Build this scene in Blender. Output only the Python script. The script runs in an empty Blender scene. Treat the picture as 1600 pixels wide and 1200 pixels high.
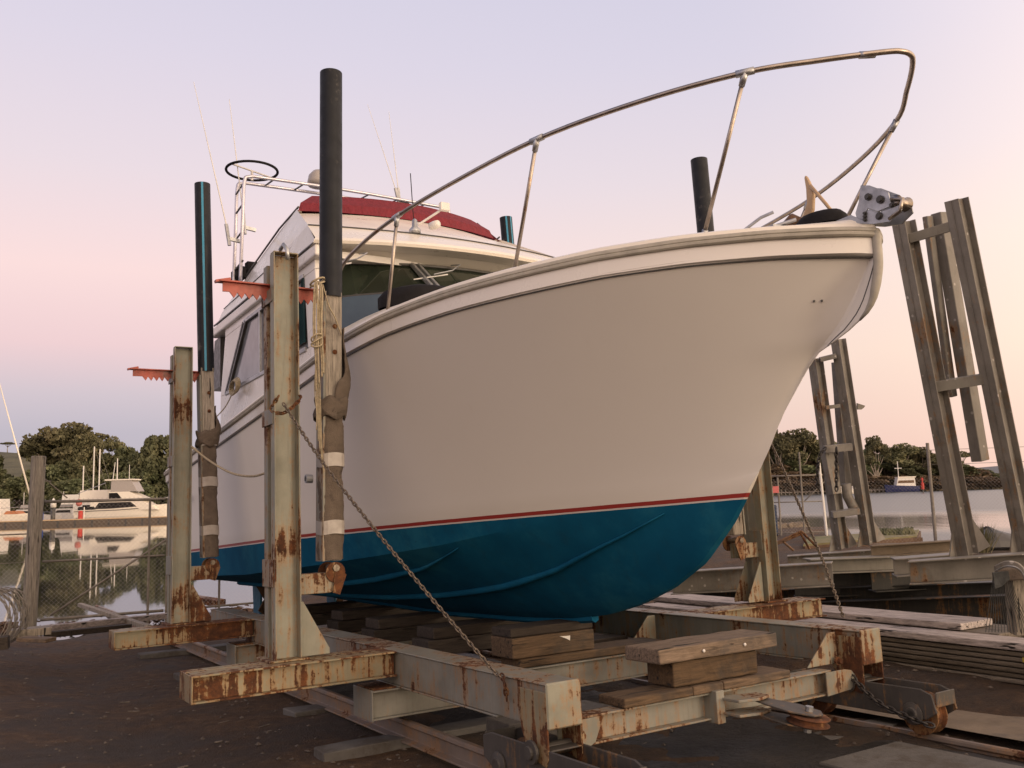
import bpy, bmesh, math, random
import numpy as np
from mathutils import Matrix, Vector, noise as mnoise
from math import sin, cos, pi, radians, sqrt, atan2
random.seed(7)
# ---------------------------------------------------------------- camera
F, PITCH, ROLL, YAW, TILT = 1404.82, 0.12501, 0.027829, -0.558765, -0.033981
EYE = 1.8
sc = bpy.context.scene
col = sc.collection
up_c = Vector((-sin(ROLL)*cos(PITCH), -cos(ROLL)*cos(PITCH), sin(PITCH))).normalized()   # image x right, y down, z forward
fw = Vector((0, 0, 1)); Yw = (fw - fw.dot(up_c)*up_c).normalized(); Xw = Yw.cross(up_c)
R = Matrix((Xw, Yw, up_c))
cam_d = bpy.data.cameras.new('camera'); cam = bpy.data.objects.new('camera', cam_d); col.objects.link(cam)
cam_d.sensor_fit = 'HORIZONTAL'; cam_d.sensor_width = 36; cam_d.lens = F/1600*36
cam_d.clip_start = .05; cam_d.clip_end = 9000
cx, cy, cz = R @ Vector((1, 0, 0)), R @ Vector((0, -1, 0)), R @ Vector((0, 0, -1))
cam.matrix_world = Matrix(((cx.x, cy.x, cz.x, 0), (cx.y, cy.y, cz.y, 0), (cx.z, cy.z, cz.z, EYE), (0, 0, 0, 1)))
sc.camera = cam
sc.view_settings.view_transform = 'Standard'; sc.view_settings.look = 'None'
sc.view_settings.exposure = 0.0; sc.view_settings.gamma = 1.0
# slip frame: x across the slip, y down the slip, z square to it
Yh = Vector((sin(YAW), cos(YAW), 0)); SX = Yh.cross(Vector((0, 0, 1)))
SY = cos(TILT)*Yh + sin(TILT)*Vector((0, 0, 1)); SZ = SX.cross(SY)
SM = Matrix(((SX.x, SY.x, SZ.x, 0), (SX.y, SY.y, SZ.y, 0), (SX.z, SY.z, SZ.z, EYE), (0, 0, 0, 1)))
def ray(px, py): return (R @ Vector((px-800, py-600, F))).normalized()
def at(px, py, y):                    # world point at world distance y
    d = ray(px, py); v = d*(y/d.y); v.z += EYE; return v
def on_z(px, py, z):                  # world point at world height z
    d = ray(px, py); v = d*((z-EYE)/d.z); v.z += EYE; return v
def deep(px, py, dep):                # world point at camera depth
    v = (R @ Vector((px-800, py-600, F)))*(dep/F); v.z += EYE; return v
def S(x, y, z): return SM @ Vector((x, y, z))
SMI = SM.inverted()
# ---------------------------------------------------------------- world
def s2l(c): return tuple(((v/255+.055)/1.055)**2.4 if v/255 > .04045 else v/255/12.92 for v in c)
w = bpy.data.worlds.new('World'); sc.world = w; w.use_nodes = True
nt = w.node_tree; N = nt.nodes; L = nt.links
bg = N['Background']
tc = N.new('ShaderNodeTexCoord'); sep = N.new('ShaderNodeSeparateXYZ'); L.new(tc.outputs['Generated'], sep.inputs[0])
def wramp(stops):
    r = N.new('ShaderNodeValToRGB'); L.new(sep.outputs['Z'], r.inputs[0]); e = r.color_ramp.elements
    e[0].position = stops[0][0]; e[0].color = (*s2l(stops[0][1]), 1); e[1].position = stops[-1][0]; e[1].color = (*s2l(stops[-1][1]), 1)
    for p, c in stops[1:-1]:
        n = e.new(p); n.color = (*s2l(c), 1)
    return r
rl = wramp([(0, (184, 176, 188)), (.075, (190, 182, 197)), (.115, (210, 195, 205)), (.165, (240, 207, 210)), (.24, (253, 222, 220)), (.34, (237, 221, 228)), (.45, (225, 216, 231)), (.56, (214, 210, 229)), (.72, (140, 146, 182)), (1, (78, 92, 132))])
rr = wramp([(0, (240, 200, 188)), (.06, (248, 212, 198)), (.14, (254, 226, 210)), (.24, (251, 229, 221)), (.33, (236, 223, 229)), (.44, (221, 215, 231)), (.56, (211, 208, 229)), (.72, (140, 146, 182)), (1, (78, 92, 132))])
def vdot(vec):
    d = N.new('ShaderNodeVectorMath'); d.operation = 'DOT_PRODUCT'; L.new(tc.outputs['Generated'], d.inputs[0]); d.inputs[1].default_value = vec; return d.outputs['Value']
def mapr(sock, a, b, c=0., d=1., kind='SMOOTHSTEP'):
    m = N.new('ShaderNodeMapRange'); m.interpolation_type = kind; L.new(sock, m.inputs[0])
    for i, v in enumerate((a, b, c, d)): m.inputs[i+1].default_value = v
    return m.outputs[0]
f1 = mapr(vdot((1, 0, 0)), -.45, .5)
mx = N.new('ShaderNodeMix'); mx.data_type = 'RGBA'; L.new(f1, mx.inputs[0]); L.new(rl.outputs[0], mx.inputs[6]); L.new(rr.outputs[0], mx.inputs[7])
# afterglow low in the sky behind the photographer, to the right
SUN_AZ, SUN_EL = radians(128), radians(5)        # azimuth clockwise from +Y
sd = Vector((sin(SUN_AZ)*cos(SUN_EL), cos(SUN_AZ)*cos(SUN_EL), sin(SUN_EL)))
g1 = mapr(vdot(tuple(sd)), -.35, 1.0); 
glow = N.new('ShaderNodeMix'); glow.data_type = 'RGBA'; glow.blend_type = 'ADD'; glow.clamp_result = False
L.new(g1, glow.inputs[0]); L.new(mx.outputs[2], glow.inputs[6]); glow.inputs[7].default_value = (1.75, 1.20, .66, 1)
sky = N.new('ShaderNodeTexSky'); sky.sky_type = 'NISHITA'; sky.sun_disc = False; sky.sun_elevation = SUN_EL; sky.sun_rotation = SUN_AZ
sadd = N.new('ShaderNodeMix'); sadd.data_type = 'RGBA'; sadd.blend_type = 'ADD'; sadd.inputs[0].default_value = .012
L.new(glow.outputs[2], sadd.inputs[6]); L.new(sky.outputs[0], sadd.inputs[7]); L.new(sadd.outputs[2], bg.inputs[0])
bg.inputs[1].default_value = .97
sl = bpy.data.lights.new('sun', 'SUN'); sl.energy = 1.0; sl.angle = radians(14); sl.color = (1, .80, .58)
so = bpy.data.objects.new('sun', sl); col.objects.link(so); so.rotation_euler = sd.to_track_quat('Z', 'Y').to_euler(); so.location = (20, -20, 30)
# ---------------------------------------------------------------- mesh builder
class MB:
    def __init__(s): s.v = []; s.f = []
    def add(s, vs, fs):
        o = len(s.v); s.v += [Vector(v) for v in vs]; s.f += [tuple(i+o for i in f) for f in fs]; return s
    def box(s, x0, x1, y0, y1, z0, z1):
        return s.add([(x, y, z) for z in (z0, z1) for y in (y0, y1) for x in (x0, x1)], [(0, 2, 3, 1), (4, 5, 7, 6), (0, 1, 5, 4), (2, 6, 7, 3), (0, 4, 6, 2), (1, 3, 7, 5)])
    def obox(s, c, a, b, n):          # centre and three half-axis vectors
        c, a, b, n = map(Vector, (c, a, b, n))
        return s.add([c+a*i+b*j+n*k for k in (-1, 1) for j in (-1, 1) for i in (-1, 1)], [(0, 2, 3, 1), (4, 5, 7, 6), (0, 1, 5, 4), (2, 6, 7, 3), (0, 4, 6, 2), (1, 3, 7, 5)])
    def bar(s, p, q, wd, dp, side):   # rectangular bar from p to q, wd along side
        p, q, side = Vector(p), Vector(q), Vector(side); d = (q-p).normalized(); a = (side-d*side.dot(d)).normalized(); b = d.cross(a)
        return s.obox((p+q)/2, a*wd/2, b*dp/2, (q-p)/2)
    def tube(s, pts, r, n=8, closed=False, cap=True):
        pts = [Vector(p) for p in pts]; m = len(pts); rs = r if isinstance(r, (list, tuple)) else [r]*m
        t = [(pts[(i+1) % m]-pts[i-1] if closed or 0 < i < m-1 else (pts[1]-pts[0] if i == 0 else pts[-1]-pts[-2])).normalized() for i in range(m)]
        ref = Vector((0, 0, 1)) if abs(t[0].z) < .9 else Vector((1, 0, 0)); a = (ref-t[0]*ref.dot(t[0])).normalized(); o = len(s.v)
        for i in range(m):
            a = (a-t[i]*a.dot(t[i])).normalized(); b = t[i].cross(a)
            for k in range(n): s.v.append(pts[i]+(a*cos(2*pi*k/n)+b*sin(2*pi*k/n))*rs[i])
        for i in range(m if closed else m-1):
            for k in range(n):
                j = (i+1) % m; s.f.append((o+i*n+k, o+i*n+(k+1) % n, o+j*n+(k+1) % n, o+j*n+k))
        if cap and not closed: s.f += [tuple(o+k for k in range(n))[::-1], tuple(o+(m-1)*n+k for k in range(n))]
        return s
    def lathe(s, c, prof, n=16, axis=(0, 0, 1)):   # prof: (radius, height)
        c = Vector(c); ax = Vector(axis).normalized(); ref = Vector((1, 0, 0)) if abs(ax.x) < .9 else Vector((0, 1, 0))
        a = (ref-ax*ref.dot(ax)).normalized(); b = ax.cross(a); o = len(s.v)
        for r, h in prof:
            for k in range(n): s.v.append(c+ax*h+(a*cos(2*pi*k/n)+b*sin(2*pi*k/n))*max(r, 1e-4))
        for i in range(len(prof)-1):
            for k in range(n): s.f.append((o+i*n+k, o+i*n+(k+1) % n, o+(i+1)*n+(k+1) % n, o+(i+1)*n+k))
        s.f += [tuple(o+k for k in range(n))[::-1], tuple(o+(len(prof)-1)*n+k for k in range(n))]; return s
    def prism(s, poly, ext):          # planar polygon of 3-D points extruded by ext
        poly = [Vector(p) for p in poly]; n = len(poly); ext = Vector(ext)
        return s.add(poly+[p+ext for p in poly], [tuple(range(n))[::-1], tuple(range(n, 2*n))]+[(i, (i+1) % n, n+(i+1) % n, n+i) for i in range(n)])
    def grid(s, rows, close=False):
        m, n = len(rows), len(rows[0]); o = len(s.v)
        for r_ in rows: s.v += [Vector(p) for p in r_]
        for i in range(m-1):
            for k in range(n if close else n-1): s.f.append((o+i*n+k, o+i*n+(k+1) % n, o+(i+1)*n+(k+1) % n, o+(i+1)*n+k))
        return s
    def channel(s, p, q, wd, dp, side, face, t=.012):   # C section: web dp behind the flange tips, facing 'face'
        p, q, side, face = map(Vector, (p, q, side, face)); side = side.normalized(); face = face.normalized()
        s.obox((p+q)/2-face*(dp/2-t/2), side*wd/2, face*t/2, (q-p)/2)
        for k in (-1, 1): s.obox((p+q)/2+side*k*(wd/2-t/2)+face*t/2, side*t/2, face*(dp-t)/2, (q-p)/2)
        return s
    def build(s, name, m, parent=None, smooth=False, bevel=0, seg=1, slip=None, at_=None, sub=0):
        me = bpy.data.meshes.new(name); o = bpy.data.objects.new(name, me); col.objects.link(o)
        root = parent
        if parent is not None:
            while root.parent: root = root.parent
            o.parent = parent
            org, isl = Vector(root['_o']), root['_s']
        else:
            isl = bool(slip)
            org = Vector(at_) if at_ is not None else Vector((sum(v.x for v in s.v)/len(s.v), sum(v.y for v in s.v)/len(s.v), min(v.z for v in s.v)))
            o.matrix_basis = (SM if isl else Matrix.Identity(4)) @ Matrix.Translation(org); o['_o'] = tuple(org); o['_s'] = isl
        me.from_pydata([v-org for v in s.v], [], s.f); me.update()
        bm = bmesh.new(); bm.from_mesh(me); bmesh.ops.recalc_face_normals(bm, faces=bm.faces); bm.to_mesh(me); bm.free()
        me.materials.append(m)
        if smooth:
            for p in me.polygons: p.use_smooth = True
        if sub: md = o.modifiers.new('sub', 'SUBSURF'); md.levels = md.render_levels = sub
        if bevel:
            md = o.modifiers.new('bevel', 'BEVEL'); md.width = bevel; md.segments = seg; md.limit_method = 'ANGLE'; md.angle_limit = radians(40); md.harden_normals = False
        return o
def B(): return MB()
def tag(o, label=None, cat=None, group=None, kind=None):
    for k, v in (('label', label), ('category', cat), ('group', group), ('kind', kind)):
        if v: o[k] = v
    return o
def thing(name, label, cat, org, slip=False, group=None):
    o = bpy.data.objects.new(name, None); col.objects.link(o); o.empty_display_size = .1
    o.matrix_basis = (SM if slip else Matrix.Identity(4)) @ Matrix.Translation(Vector(org)); o['_o'] = tuple(org); o['_s'] = slip
    return tag(o, label, cat, group)
def kids(o): return [c for c in col.objects if c.parent == o]
def copy_tree(o, parent=None):
    c = o.copy(); col.objects.link(c)
    if parent: c.parent = parent
    for ch in kids(o): copy_tree(ch, c)
    return c
# ---------------------------------------------------------------- materials
def newmat(name):
    m = bpy.data.materials.new(name); m.use_nodes = True; return m, m.node_tree.nodes, m.node_tree.links, m.node_tree.nodes['Principled BSDF']
def coords(n, l, scale, kind='Object'):
    t = n.new('ShaderNodeTexCoord'); mp = n.new('ShaderNodeMapping'); l.new(t.outputs[kind], mp.inputs[0]); mp.inputs['Scale'].default_value = scale; return mp.outputs[0]
def noise(n, l, vec, sc_, det=6, rough=.6):
    x = n.new('ShaderNodeTexNoise'); l.new(vec, x.inputs['Vector']); x.inputs['Scale'].default_value = sc_; x.inputs['Detail'].default_value = det; x.inputs['Roughness'].default_value = rough; return x.outputs[0]
def math_(n, l, op, a, b=None, c=None):
    x = n.new('ShaderNodeMath'); x.operation = op
    for i, v in enumerate((a, b, c)):
        if v is None: continue
        if isinstance(v, (int, float)): x.inputs[i].default_value = v
        else: l.new(v, x.inputs[i])
    return x.outputs[0]
def ramp(n, l, fac, stops, interp='LINEAR'):
    r = n.new('ShaderNodeValToRGB'); l.new(fac, r.inputs[0]); r.color_ramp.interpolation = interp; e = r.color_ramp.elements
    e[0].position = stops[0][0]; e[0].color = (*stops[0][1], 1); e[1].position = stops[-1][0]; e[1].color = (*stops[-1][1], 1)
    for p, c in stops[1:-1]: e.new(p).color = (*c, 1)
    return r.outputs[0]
def step(n, l, fac, a, b):
    m = n.new('ShaderNodeMapRange'); m.interpolation_type = 'SMOOTHSTEP'; l.new(fac, m.inputs[0]); m.inputs[1].default_value = a; m.inputs[2].default_value = b; return m.outputs[0]
def mix(n, l, fac, a, b, bt='MIX'):
    m = n.new('ShaderNodeMix'); m.data_type = 'RGBA'; m.blend_type = bt
    for i, v in ((0, fac), (6, a), (7, b)):
        if isinstance(v, (int, float)): m.inputs[i].default_value = v
        elif isinstance(v, tuple): m.inputs[i].default_value = (*v, 1) if len(v) == 3 else v
        else: l.new(v, m.inputs[i])
    return m.outputs[2]
def bump(n, l, h, bs, strength, dist=.01):
    b = n.new('ShaderNodeBump'); l.new(h, b.inputs['Height']); b.inputs['Strength'].default_value = strength; b.inputs['Distance'].default_value = dist; l.new(b.outputs[0], bs.inputs['Normal'])
def mul(c, k): return tuple(min(1, v*k) for v in c)
def surf(name, c, rough=.6, metal=0, var=.2, scale=4, bmp=.15, bscale=40, stretch=(1, 1, 1), dist=.004, dirt=None, dirt_amt=.5, coat=0):
    m, n, l, bs = newmat(name); v = coords(n, l, stretch)
    a = noise(n, l, v, scale, 8, .65)
    cc = ramp(n, l, a, [(.3, mul(c, 1-var)), (.7, mul(c, 1+var))])
    if dirt:
        d = step(n, l, noise(n, l, v, scale*.45, 9, .7), .62-.2*dirt_amt, .72-.12*dirt_amt); cc = mix(n, l, d, cc, dirt)
    l.new(cc, bs.inputs['Base Color']); bs.inputs['Roughness'].default_value = rough; bs.inputs['Metallic'].default_value = metal
    l.new(ramp(n, l, noise(n, l, v, scale*2.3, 5), [(.3, (max(.03, rough-.12),)*3), (.7, (min(1, rough+.12),)*3)]), bs.inputs['Roughness'])
    if coat: bs.inputs['Coat Weight'].default_value = coat; bs.inputs['Coat Roughness'].default_value = .08
    if bmp: bump(n, l, noise(n, l, v, bscale, 6, .65), bs, bmp, dist)
    return m
def rusty(name, paint, amt=.5, seed=0., streak=1.0, pvar=.22, splat=0):
    m, n, l, bs = newmat(name)
    t = n.new('ShaderNodeTexCoord'); mp = n.new('ShaderNodeMapping'); l.new(t.outputs['Object'], mp.inputs[0]); mp.inputs['Location'].default_value = (seed*3.7, seed*1.9, seed)
    mp2 = n.new('ShaderNodeMapping'); l.new(mp.outputs[0], mp2.inputs[0]); mp2.inputs['Scale'].default_value = (13, 13, .9)
    big = noise(n, l, mp.outputs[0], 1.6, 10, .68); st = noise(n, l, mp2.outputs[0], 1.5, 6, .6); fine = noise(n, l, mp.outputs[0], 26, 6, .7)
    k = math_(n, l, 'ADD', math_(n, l, 'MULTIPLY', big, .62), math_(n, l, 'MULTIPLY', st, .38*streak)); k = math_(n, l, 'ADD', k, math_(n, l, 'MULTIPLY', math_(n, l, 'SUBTRACT', fine, .5), .16))
    hi = .5*(.62+.38*streak); th = hi+.13-.17*amt
    mask = step(n, l, k, th, th+.035); halo = step(n, l, k, th-.075, th+.02)
    pc = ramp(n, l, noise(n, l, mp.outputs[0], 3, 7, .6), [(.3, mul(paint, 1-pvar)), (.5, paint), (.72, mul(paint, 1+pvar))])
    gr = math_(n, l, 'MULTIPLY', step(n, l, noise(n, l, mp2.outputs[0], 3.1, 8, .75), .5, .75), .45)
    pc = mix(n, l, gr, pc, (.10, .085, .065))
    if splat:
        vo = n.new('ShaderNodeTexVoronoi'); l.new(mp.outputs[0], vo.inputs['Vector']); vo.inputs['Scale'].default_value = 7; dd = math_(n, l, 'ADD', vo.outputs['Distance'], math_(n, l, 'MULTIPLY', fine, .12))
        pc = mix(n, l, math_(n, l, 'SUBTRACT', 1.0, step(n, l, dd, .15, .19)), pc, (.42, .40, .37))
        pc = mix(n, l, math_(n, l, 'MULTIPLY', step(n, l, big, .5, .62), .5), pc, mul(paint, .4))
    stain = mix(n, l, math_(n, l, 'MULTIPLY', halo, .55), pc, (.30, .15, .045))
    rc = ramp(n, l, noise(n, l, mp.outputs[0], 11, 8, .75), [(.3, (.026, .014, .010)), (.5, (.085, .034, .016)), (.68, (.185, .070, .024)), (.82, (.30, .135, .05))])
    l.new(mix(n, l, mask, stain, rc), bs.inputs['Base Color'])
    l.new(ramp(n, l, mask, [(0, (.52,)*3), (1, (.92,)*3)]), bs.inputs['Roughness']); bs.inputs['Specular IOR Level'].default_value = .35
    h = math_(n, l, 'ADD', math_(n, l, 'MULTIPLY', mask, math_(n, l, 'ADD', fine, .2)), math_(n, l, 'MULTIPLY', noise(n, l, mp.outputs[0], 9, 5), .5))
    bump(n, l, h, bs, .55, .006); return m
def wood(name, c, axis='X', dark=(.05, .04, .032), amt=.4):
    m, n, l, bs = newmat(name); s = {'X': (1, 13, 13), 'Y': (13, 1, 13), 'Z': (13, 13, 1)}[axis]
    v = coords(n, l, s); v1 = coords(n, l, (1, 1, 1)); g = noise(n, l, v, 3.5, 9, .7); big = noise(n, l, v1, 2.2, 7, .65)
    cc = ramp(n, l, g, [(.3, mul(c, .28)), (.48, mul(c, .85)), (.72, mul(c, 1.5))]); cc = mix(n, l, math_(n, l, 'MULTIPLY', step(n, l, big, .62-.2*amt, .8-.2*amt), .8), cc, dark)
    oi = n.new('ShaderNodeObjectInfo'); hv = n.new('ShaderNodeHueSaturation'); l.new(cc, hv.inputs['Color']); l.new(math_(n, l, 'ADD', math_(n, l, 'MULTIPLY', oi.outputs['Random'], .7), .65), hv.inputs['Value']); l.new(math_(n, l, 'SUBTRACT', 1.1, math_(n, l, 'MULTIPLY', oi.outputs['Random'], .35)), hv.inputs['Saturation'])
    ck = step(n, l, noise(n, l, v, 1.6, 3, .5), .36, .33); c3 = mix(n, l, ck, hv.outputs[0], (.012, .010, .008))
    l.new(c3, bs.inputs['Base Color']); bs.inputs['Roughness'].default_value = .85
    bump(n, l, math_(n, l, 'ADD', math_(n, l, 'SUBTRACT', g, math_(n, l, 'MULTIPLY', ck, .8)), math_(n, l, 'MULTIPLY', big, .4)), bs, .8, .008); return m
def plain(name, c, rough=.5, metal=0, **k):
    return surf(name, c, rough, metal, k.pop('var', .08), k.pop('scale', 6), k.pop('bmp', .05), k.pop('bscale', 60), **k)
M = {}
M['gel'] = surf('white_gelcoat', (.75, .72, .68), .32, var=.03, scale=1.2, bmp=.02, bscale=9, coat=.25, dirt=(.62, .58, .53), dirt_amt=.25)
M['cream'] = surf('cream_gelcoat', (.78, .73, .64), .35, var=.03, scale=1.5, bmp=.02, bscale=9, coat=.2)
M['rub'] = surf('weathered_rubber', (.40, .375, .32), .6, var=.18, scale=7, bmp=.2)
M['steel'] = surf('stainless_steel', (.40, .35, .30), .40, 1, var=.22, scale=9, bmp=.06, bscale=50, dirt=(.32, .17, .08), dirt_amt=.18)
M['galv'] = surf('galvanised_steel', (.40, .41, .42), .42, .8, var=.25, scale=9, bmp=.15)
M['alu'] = surf('grey_tube', (.55, .54, .60), .35, .6, var=.1, scale=5)
M['hdpe'] = surf('black_plastic_pipe', (.014, .016, .021), .45, var=.25, scale=5, bmp=.12, bscale=22, dirt=(.10, .095, .09), dirt_amt=.16)
M['stripe'] = plain('blue_pipe_stripe', (.02, .23, .38), .4)
M['red'] = surf('red_rack_paint', (.36, .07, .045), .5, var=.3, scale=6, bmp=.2, dirt=(.10, .04, .03), dirt_amt=.4)
M['canvas'] = surf('red_canvas', (.165, .014, .024), .85, var=.25, scale=4, bmp=.7, bscale=7, dist=.02, stretch=(6, 6, .5))
M['white'] = plain('white_paint', (.70, .68, .64), .4)
M['dark'] = plain('black_rubber', (.013, .012, .013), .8)
M['trim'] = plain('dark_trim', (.05, .048, .045), .4)
M['rope'] = surf('weathered_rope', (.36, .30, .20), .95, var=.35, scale=30, bmp=.9, bscale=90, dist=.006)
M['chain'] = surf('rusty_chain', (.17, .14, .11), .5, .75, var=.45, scale=30, bmp=.4)
M['chaindark'] = surf('dark_chain', (.05, .045, .042), .55, .5, var=.4, scale=30, bmp=.4)
M['carpet'] = surf('brown_carpet_padding', (.125, .098, .076), 1, var=.25, scale=9, bmp=1, bscale=120, dist=.008, dirt=(.07, .055, .045), dirt_amt=.4)
M['tape'] = surf('grey_tape', (.36, .33, .30), .45, var=.15, scale=12, bmp=.4)
M['beam'] = rusty('cream_beam_paint', (.235, .21, .14), .88, 1, 1.3)
M['beam2'] = rusty('pale_beam_paint', (.20, .197, .17), .50, 2)
M['post'] = rusty('grey_green_post_paint', (.235, .235, .19), .55, 3.3)
M['postb'] = rusty('old_post_paint', (.20, .20, .17), .52, 7.1)
M['bog'] = rusty('dark_bogie_paint', (.065, .06, .055), .35, 5)
M['rust'] = rusty('rusted_steel', (.12, .07, .045), .95, 6)
M['rail'] = rusty('rail_steel', (.16, .13, .11), .55, 8, .4)
M['cart'] = rusty('weathered_grey_steel', (.205, .192, .172), .12, 9, splat=1)
M['cartp'] = rusty('pale_grey_steel', (.20, .19, .165), .14, 10, splat=1)
M['cartd'] = rusty('dark_stacked_steel', (.034, .034, .032), .1, 11)
M['wood'] = wood('brown_timber', (.125, .080, .044), 'X', amt=.5)
M['woodd'] = wood('dark_wet_timber', (.05, .038, .029), 'X', amt=.55)
M['woodg'] = wood('grey_timber_planks', (.36, .31, .29), 'Y', (.10, .085, .075), .3)
M['woodz'] = wood('weathered_upright_timber', (.25, .215, .17), 'Z', amt=.3)
M['woodk'] = wood('brown_stacked_boards', (.15, .125, .095), 'Y', amt=.45)
M['conc'] = surf('stained_concrete', (.165, .130, .092), .9, var=.25, scale=3, bmp=.6, bscale=30, dirt=(.09, .08, .068), dirt_amt=.55, dist=.008)
M['sleeper'] = surf('grey_concrete', (.10, .095, .088), .9, var=.22, scale=5, bmp=.6, bscale=40, dirt=(.07, .06, .05), dirt_amt=.6, dist=.008)
M['fence'] = surf('grey_fence_steel', (.20, .18, .155), .7, .2, var=.25, scale=9)
M['fpost'] = wood('fence_post_timber', (.17, .15, .12), 'Z', amt=.3)
M['wire'] = plain('wire', (.30, .28, .26), .5, .7)
M['anti'] = plain('blue_fittings_paint', (.012, .10, .18), .6)
M['brown'] = plain('bronze', (.10, .06, .035), .45, .6)
M['tan'] = surf('tan_anchor_paint', (.46, .32, .19), .6, var=.2, scale=9, dirt=(.22, .10, .05), dirt_amt=.35)
for k_ in ('hdpe', 'dark'): M[k_].node_tree.nodes['Principled BSDF'].inputs['Specular IOR Level'].default_value = .18
def glass(name, c, rough=.06):
    m, n, l, bs = newmat(name); v = coords(n, l, (1, 1, 1)); l.new(ramp(n, l, noise(n, l, v, 1.3, 3), [(.35, mul(c, .6)), (.65, mul(c, 1.3))]), bs.inputs['Base Color'])
    bs.inputs['Roughness'].default_value = rough; bs.inputs['Specular IOR Level'].default_value = .6; return m
M['glass'] = glass('dark_green_windscreen_glass', (.020, .028, .018))
M['sglass'] = glass('grey_side_window_glass', (.22, .23, .25), .12)
M['teal'] = glass('dark_teal_glass', (.01, .045, .05))
M['bglass'] = plain('slate_blue_panel', (.045, .075, .11), .5)
M['navy'] = plain('navy_hull_paint', (.012, .02, .09), .3)
M['clear'] = plain('grey_clear_curtain', (.36, .33, .31), .3)
M['redbuoy'] = plain('red_marker_paint', (.45, .03, .02), .5)
M['bluedrum'] = plain('blue_drum_plastic', (.02, .07, .32), .4)
# hull paint: white above, red boot stripe, white line, blue antifouling below a level plane
XC = 5.13
def hullmat():
    m, n, l, bs = newmat('hull_paint'); t = n.new('ShaderNodeTexCoord'); s = n.new('ShaderNodeSeparateXYZ'); l.new(t.outputs['Object'], s.inputs[0])
    # object z is slip z, object y slip y (origin subtracted below)
    zz = math_(n, l, 'ADD', s.outputs['Z'], math_(n, l, 'MULTIPLY', s.outputs['Y'], .0322))
    lvl = math_(n, l, 'SUBTRACT', zz, HULL_REF)
    wob = math_(n, l, 'MULTIPLY', math_(n, l, 'SUBTRACT', noise(n, l, t.outputs['Object'], 5, 5), .5), .006)
    lvl = math_(n, l, 'ADD', lvl, wob)
    big = noise(n, l, t.outputs['Object'], .8, 6, .55)
    mp = n.new('ShaderNodeMapping'); l.new(t.outputs['Object'], mp.inputs[0]); mp.inputs['Scale'].default_value = (5, 5, .6)
    stv = noise(n, l, mp.outputs[0], 1.6, 7, .65)
    white = ramp(n, l, big, [(.3, (.765, .735, .685)), (.7, (.785, .755, .705))])
    white = mix(n, l, math_(n, l, 'MULTIPLY', step(n, l, stv, .60, .9), .12), white, (.50, .43, .36))
    blue = ramp(n, l, noise(n, l, t.outputs['Object'], 2.2, 8, .6), [(.3, (.003, .068, .140)), (.7, (.006, .100, .188))])
    blue = mix(n, l, math_(n, l, 'MULTIPLY', step(n, l, stv, .5, .78), .45), blue, (.012, .055, .09))
    blue = mix(n, l, math_(n, l, 'MULTIPLY', step(n, l, noise(n, l, t.outputs['Object'], 1.1, 9, .72), .5, .66), .30), blue, (.03, .16, .21))
    spt = step(n, l, noise(n, l, t.outputs['Object'], 16, 5, .7), .66, .72); blue = mix(n, l, math_(n, l, 'MULTIPLY', spt, .5), blue, (.012, .05, .07))
    white = mix(n, l, math_(n, l, 'MULTIPLY', step(n, l, lvl, .16, .0), .22), white, (.50, .46, .36))
    c = mix(n, l, math_(n, l, 'GREATER_THAN', lvl, -.045), blue, (.62, .57, .53))
    c = mix(n, l, math_(n, l, 'GREATER_THAN', lvl, -.032), c, (.30, .035, .03))
    c = mix(n, l, math_(n, l, 'GREATER_THAN', lvl, 0.), c, white)
    l.new(c, bs.inputs['Base Color']); isw = math_(n, l, 'GREATER_THAN', lvl, -.045)
    l.new(ramp(n, l, isw, [(0, (.80,)*3), (1, (.40,)*3)]), bs.inputs['Roughness']); l.new(math_(n, l, 'ADD', math_(n, l, 'MULTIPLY', isw, .4), .10), bs.inputs['Specular IOR Level'])
    bump(n, l, noise(n, l, t.outputs['Object'], 3, 3), bs, .06, .03); return m
# ---------------------------------------------------------------- ground and water
def ground_z(x, y):
    r = sqrt(x*x+y*y); p = 800+F*x/y if y > .5 else (-3000 if x < 0 else 4000)
    rs = float(np.interp(p, [-3000, -400, 200, 390, 700, 1100, 1285, 1315, 1450, 1600, 2000, 4000], [26, 25, 26, 26, 30, 38, 43, 29, 29, 28, 26, 26]))
    base = float(np.interp(r, [0, 10, 18, 30, 45], [-1.82, -1.80, -1.78, -1.68, -1.62])) if p > 900 else float(np.interp(r, [0, 9, 16, 20, 26], [-1.86, -1.84, -1.84, -2.02, -2.46]))
    s = SMI @ Vector((x, y, EYE-1.8)); k = min(max((s.x+1.)/2.6, 0), 1)*min(max((s.x-7.2 < 0)*1. + (8.0-s.x)/.8*(s.x >= 7.2), 0), 1)
    if s.y > -3: base = base*(1-k)+min(base, -1.80-.034*s.y)*k
    if s.x > 9.9 and p > 1000 and r < 26: base -= .35*min(1, (s.x-9.9)/1.2)*min(1, (26-r)/5)
    base += .045*mnoise.fractal(Vector((x*.7, y*.7, 0)), 1., 2., 3)+(.018*mnoise.fractal(Vector((x*3.5, y*3.5, 5)), 1., 2., 3) if r < 14 else 0)
    edge = rs+.5*sin(p*.045)+.3*sin(p*.13+1)
    if r > edge: base = max(base-(r-edge)*(.5 if p > 900 else .22), -5.)
    return base+EYE
g = B(); rows = []
rad = [0.3+i*.11 for i in range(80)]+[9.1+i*.35 for i in range(5)]+[10.8+i*.5 for i in range(70)]+[46+i*6 for i in range(8)]+[110, 250, 700]
for r in rad: rows.append([(r*sin(a), r*cos(a), ground_z(r*sin(a), r*cos(a))) for a in [radians(-180+i*1.25) for i in range(288)]])
g.grid(rows, close=True)
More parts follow.
